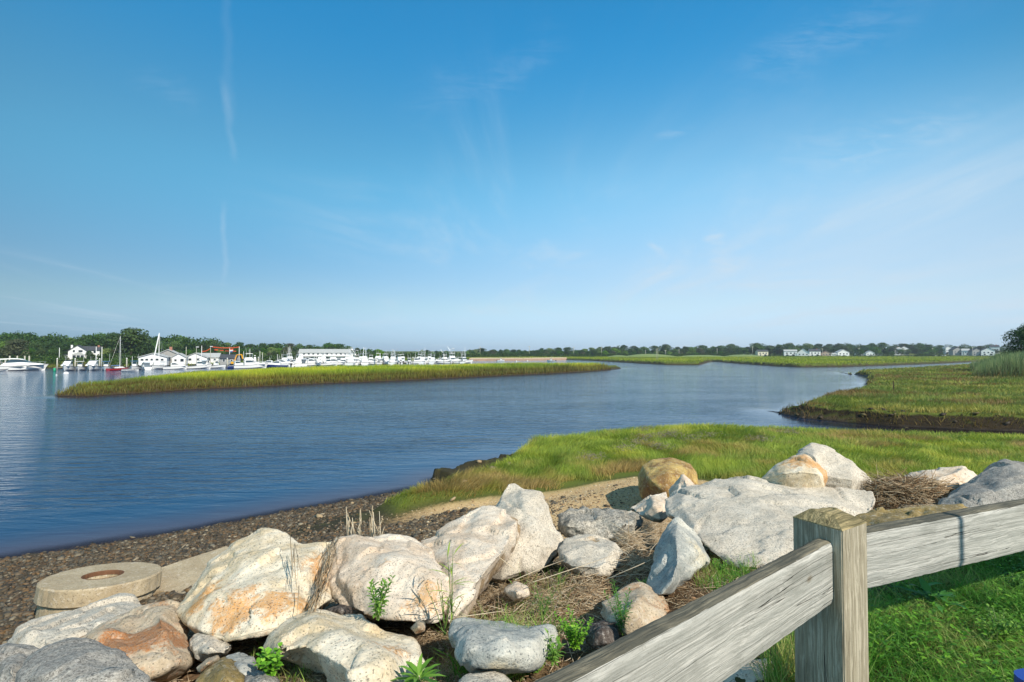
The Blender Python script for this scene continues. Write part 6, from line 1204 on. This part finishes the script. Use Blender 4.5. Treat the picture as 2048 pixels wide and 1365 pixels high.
# pilings, masts, poles
TIM = simple_mat('pale_timber_piling', (.42, .40, .33), .85, .2, 3); DOCK = simple_mat('dock_boards', (.30, .25, .19), .9, .2, 3)
PG = 'pilings with white caps along the docks'; pilx = sorted([(115, 716.5, 136), (151, 717, 134), (200, 717, 138), (254, 716, 140), (307, 719, 146), (372, 717, 150), (399, 719, 150), (455, 716, 150), (517, 714, 160), (630, 716, 182), (752, 716, 196), (826, 714, 205), (888, 710, 210)])
for k, (px, yt, D) in enumerate(pilx):
    x = (px - 1024) / F * D; o = empty('dock_piling', (x, D, -.5), 0, 'pale timber piling with a white cone cap, %s from the left' % ordn[k], 'piling', PG); zt = H - (yt - 706) / F * D + .5
    MB().tube((0, 0, 0), (0, 0, zt - .3), .17, .15, 9).build('pile', TIM, o, True); MB().tube((0, 0, zt - .3), (0, 0, zt), .24, .05, 9).build('cap', WHITE, o, True)
for k, (px, D) in enumerate(((20, 150), (35, 150), (50, 150), (59, 148))):
    x = (px - 1024) / F * D; o = MB().tube((0, 0, -.5), (0, 0, 3.6), .2, .17, 8).build('dock_piling', TIM, None, True); o.location = (x, D, 0); tag(o, 'bare timber piling behind the motor yacht, %s from the left' % ordn[k], 'piling', 'pilings behind the motor yacht')
def floatdock(px0, px1, D0, D1, label, w_=1.6, z=.35):
    a = Vector(((px0 - 1024) / F * D0, D0, z)); b = Vector(((px1 - 1024) / F * D1, D1, z)); d = b - a; o = empty('floating_dock', a, math.atan2(d.y, d.x), label, 'dock')
    MB().box(0, d.length, -w_ / 2, w_ / 2, -.05, .06).build('deck', DOCK, o); MB().box(.1, d.length - .1, -w_ / 2 + .1, w_ / 2 - .1, -.55, -.055).build('float_block', BLK, o)
floatdock(112, 335, 142, 146, 'long low floating dock behind the left row of boats'); floatdock(335, 560, 150, 166, 'floating dock in front of the white sheds'); floatdock(560, 760, 172, 206, 'floating dock running through the middle of the marina'); floatdock(760, 930, 208, 238, 'floating dock at the right end of the marina')
p = empty('timber_pier', ((-60 - 1024) / F * 150, 150, 0), 0, 'timber pier with railing behind the motor yacht at the left edge', 'pier'); MB().box(0, 11.5, -1, 1, 1.5, 1.7).build('deck', DOCK, p)
for k in range(9): MB().tube((k * 1.4, -.9, -.8), (k * 1.4, -.9, 2.7), .09, n=6).build('pier_post', TIM, p)
MB().box(0, 11.5, -.95, -.86, 2.45, 2.6).build('handrail', TIM, p)
def pole(px, yt, D, label, r_=.09, cat='pole', name='pole', arm=False, lamp=False, flag=None, mat=None, zb=None):
    x = (px - 1024) / F * D; z0 = (max(hz1(x, D), -.3) if zb is None else zb); zt = H - (yt - 706) / F * D; o = empty(name, (x, D, z0), 0, label, cat)
    MB().tube((0, 0, -.3), (0, 0, zt - z0), r_, r_ * .7, 8).build('shaft', mat or TIM, o, True)
    if arm: MB().box(-1.1, 1.1, -.07, .07, zt - z0 - .8, zt - z0 - .62).build('crossarm', TIM, o)
    if lamp: MB().box(-.05, .7, -.2, .2, zt - z0 - .2, zt - z0 + .05).build('lamp', WHITE, o)
    if flag:
        for k, m_ in enumerate(flag): MB().prism([(.08, zt - z0 - .7 - .38 * k), (1.15, zt - z0 - .55 - .38 * k), (1.2, zt - z0 - .93 - .38 * k), (.08, zt - z0 - 1.08 - .38 * k)], 'y', -.02 - .002 * k, .02).build('flag', m_, o)
    return o
pole(119, 696, 165, 'bare white flagpole on the shore left of the white house', .09, mat=WHITE, name='flagpole', cat='flagpole')
pole(192.5, 694, 140, 'thin white mast left of two beside the tall hardtop boat', .09, name='mast_pole', mat=WHITE); pole(204, 694, 140, 'thin white mast right of two beside the tall hardtop boat', .09, name='mast_pole', mat=WHITE)
pole(265, 713, 143, 'short thin pole behind the flat white skiff', .05, mat=WHITE); pole(372.5, 694, 152, 'tall pole between the marina office and the wide white shed', .10)
PS = (0.45, .12, .05); ORG = simple_mat('orange_bunting', C(226, 92, 48), .8, .1, 5)
pole(393, 694, 172, 'thin lamp post before the wide white shed', .09, lamp=True, name='lamp_post', cat='lamp post'); pole(403.5, 692, 172, 'tall white pole right of the lamp post', .10, mat=WHITE)
pole(421, 693, 172, 'left pennant pole with a round white lamp', .10, lamp=True); pole(478.5, 693.5, 172, 'right pennant pole beside the yellow excavator', .10, mat=WHITE)
pole(459.5, 694.5, 174, 'flagpole with an orange, white and blue flag above the cottage', .10, flag=[ORG, WHITE, BLUE], name='flagpole', cat='flagpole', mat=WHITE)
for k, (px, yt) in enumerate(((487.5, 703), (500, 698), (520, 702), (525, 706), (555, 709), (564, 708), (576.5, 695), (727, 695), (731, 701), (759, 709), (850, 695.5), (862, 707), (930, 694))):
    pole(px, yt, 178 if px < 600 else 215, 'bare mast pole rising above the marina boats, %s from the left' % ordn[k], .07, name='mast_pole', mat=WHITE, zb=-.3)
def bunting(p0, p1, sag, label, n=26, r_=.09):
    o = empty('pennant_line', p0, 0, label, 'bunting'); p0 = Vector(p0); p1 = Vector(p1); mb = MB(); q = [(p1 - p0) * (k / n) - Vector((0, 0, sag * 4 * (k / n) * (1 - k / n))) for k in range(n + 1)]
    for a, b in zip(q, q[1:]): mb.tube(a, b, .03, n=4)
    for a, b in zip(q, q[1:]): mb.add([a, b, (a + b) / 2 - Vector((0, 0, .42)), a + Vector((0, .02, 0)), b + Vector((0, .02, 0)), (a + b) / 2 - Vector((0, -.02, .42))], [(0, 1, 2), (5, 4, 3), (0, 3, 4, 1), (1, 4, 5, 2), (2, 5, 3, 0)])
    mb.build('rope_with_pennants', ORG, o)
bunting(PD(421, 693, 172), PD(478.5, 693.8, 172), .35, 'long orange pennant line strung high between two poles'); bunting(PD(404, 702.5, 172), PD(420, 697, 172), .3, 'short orange pennant line hanging lower to the left', 9)
for k, (a, b, y) in enumerate(((429, 436, 700.3), (440, 447, 701.5), (450, 457.5, 702.5), (465, 472, 702.8))):
    o = MB().box(-.6, .6, -.02, .02, -.17, .17).build('orange_banner', ORG); o.location = PD((a + b) / 2, y, 173); tag(o, 'small orange banner hanging below the pennant line, %s from the left' % ordn[k], 'banner', 'orange banners')
ex = empty('excavator', PD(470, 722, 172), 0, 'yellow excavator with a bent boom behind the teal canopy boat', 'excavator'); YEL = simple_mat('excavator_yellow', C(240, 170, 20), .5)
MB().box(-1.0, .6, -.7, .7, -1, -.2).build('cab_body', YEL, ex); rods(ex, 'boom', [((-.2, 0, -.3), (.5, 0, 1.9)), ((.5, 0, 1.9), (2.2, 0, 2.1)), ((2.2, 0, 2.1), (2.6, 0, .6))], .17, YEL); MB().box(2.3, 2.9, -.4, .4, .1, .6).build('bucket', BLK, ex); MB().box(-1.3, 1.1, -1.0, 1.0, -1.5, -1.01).build('track', BLK, ex)
UP = [(960, 693, 400, True), (1058.5, 692, 430, True), (1147.5, 694, 430, True), (1203, 695, 430, True), (1291, 700, 420, False), (1331, 700, 430, True), (1358, 698, 450, False), (1434, 697, 450, False), (1505, 693, 478, True), (1644.5, 697, 478, True), (1718, 696, 478, True), (1790, 700, 478, False), (1865, 696, 478, True), (1945, 693.5, 478, True)]
for k, (px, yt, D, arm) in enumerate(UP): pole(px, yt, D, 'timber utility pole standing before the far tree line, %s from the left' % ordn[k], .2, 'utility pole', 'utility_pole', arm)
pole(1312.5, 697, 232, 'left one of the paired tall poles standing in the marsh', .11, name='marsh_pole'); pole(1315.5, 696.5, 228, 'right one of the paired tall poles standing in the marsh', .11, name='marsh_pole')
# seawall, cars
sw = empty('seawall', (0, 0, 0), 0, 'long low reddish stone seawall with pale top right of the marina', 'seawall'); RED = simple_mat('red_brown_stone', C(150, 122, 102), .9, .45, .9); PALE = simple_mat('pale_sand', C(196, 178, 146), .9, .12, .3)
pt = [PZ(a, b, 0) for a, b in ((938, 721.8), (975, 721.6), (1010, 721.6), (1050, 721.3), (1095, 720.7), (1135, 720))]
MB().loft([[(p_.x, p_.y - 1.0, -.3), (p_.x, p_.y + .6, .95), (p_.x, p_.y + 1.6, 1.0), (p_.x, p_.y + 2.0, -.3)] for p_ in pt], closed=True).build('stone_face', RED, sw)
MB().loft([[(p_.x, p_.y + 1.65, .2), (p_.x, p_.y + 1.7, 1.25), (p_.x, p_.y + 14, 1.5), (p_.x, p_.y + 14, .2)] for p_ in pt], closed=True).build('sand_top', PALE, sw)
def car(px, D, z, mat, label):
    o = empty('parked_car', ((px - 1024) / F * D, D, z), R(rt.uniform(-10, 10)), label, 'car', 'cars parked beyond the seawall'); cabin(o, [(-2.1, .35), (-2.1, .85), (-1.6, .95), (1.0, .95), (2.1, .8), (2.1, .35)], 1.8, mat, 'body', .95); cabin(o, [(-1.5, .95), (-1.1, 1.45), (.5, 1.45), (1.1, .95)], 1.6, BGL, 'window', .85)
    for x_ in (-1.3, 1.3):
        for y_ in (-.85, .75): MB().tube((x_, y_, .33), (x_, y_ + .12, .33), .33, .33, 12).build('wheel', BLK, o)
GREYP = simple_mat('silver_car_paint', (.45, .46, .48), .3, .05, 1)
for px, D, m_, lb in ((1012, 420, WHITE, 'white car beyond the seawall, leftmost'), (1040, 425, GREYP, 'silver car beyond the seawall'), (1118, 425, WHITE, 'white car among bushes right of the seawall'), (1126, 427, GREYP, 'grey car beside the white one right of the seawall'), (1888, 470, WHITE, 'white camper parked at the marsh edge')):
    car(px, D, max(hz1((px - 1024) / F * D, D), .9) + .05, m_, lb)

# ---------------------------------------------------------------- thin sea air
hzm = bpy.data.materials.new('haze'); hzm.use_nodes = True; t = NT(hzm.node_tree); t.N.clear()
pv = t.n('ShaderNodeVolumePrincipled'); pv.inputs['Color'].default_value = (.80, .88, 1.0, 1); pv.inputs['Density'].default_value = .00020; pv.inputs['Anisotropy'].default_value = .2
t.L.new(pv.outputs[0], t.n('ShaderNodeOutputMaterial').inputs['Volume'])
hb2 = MB().box(-1700, 1700, -1700, 1700, -3.2, 24).build('haze', hzm); tag(hb2, kind='stuff')
SC.cycles.volume_bounces = 0
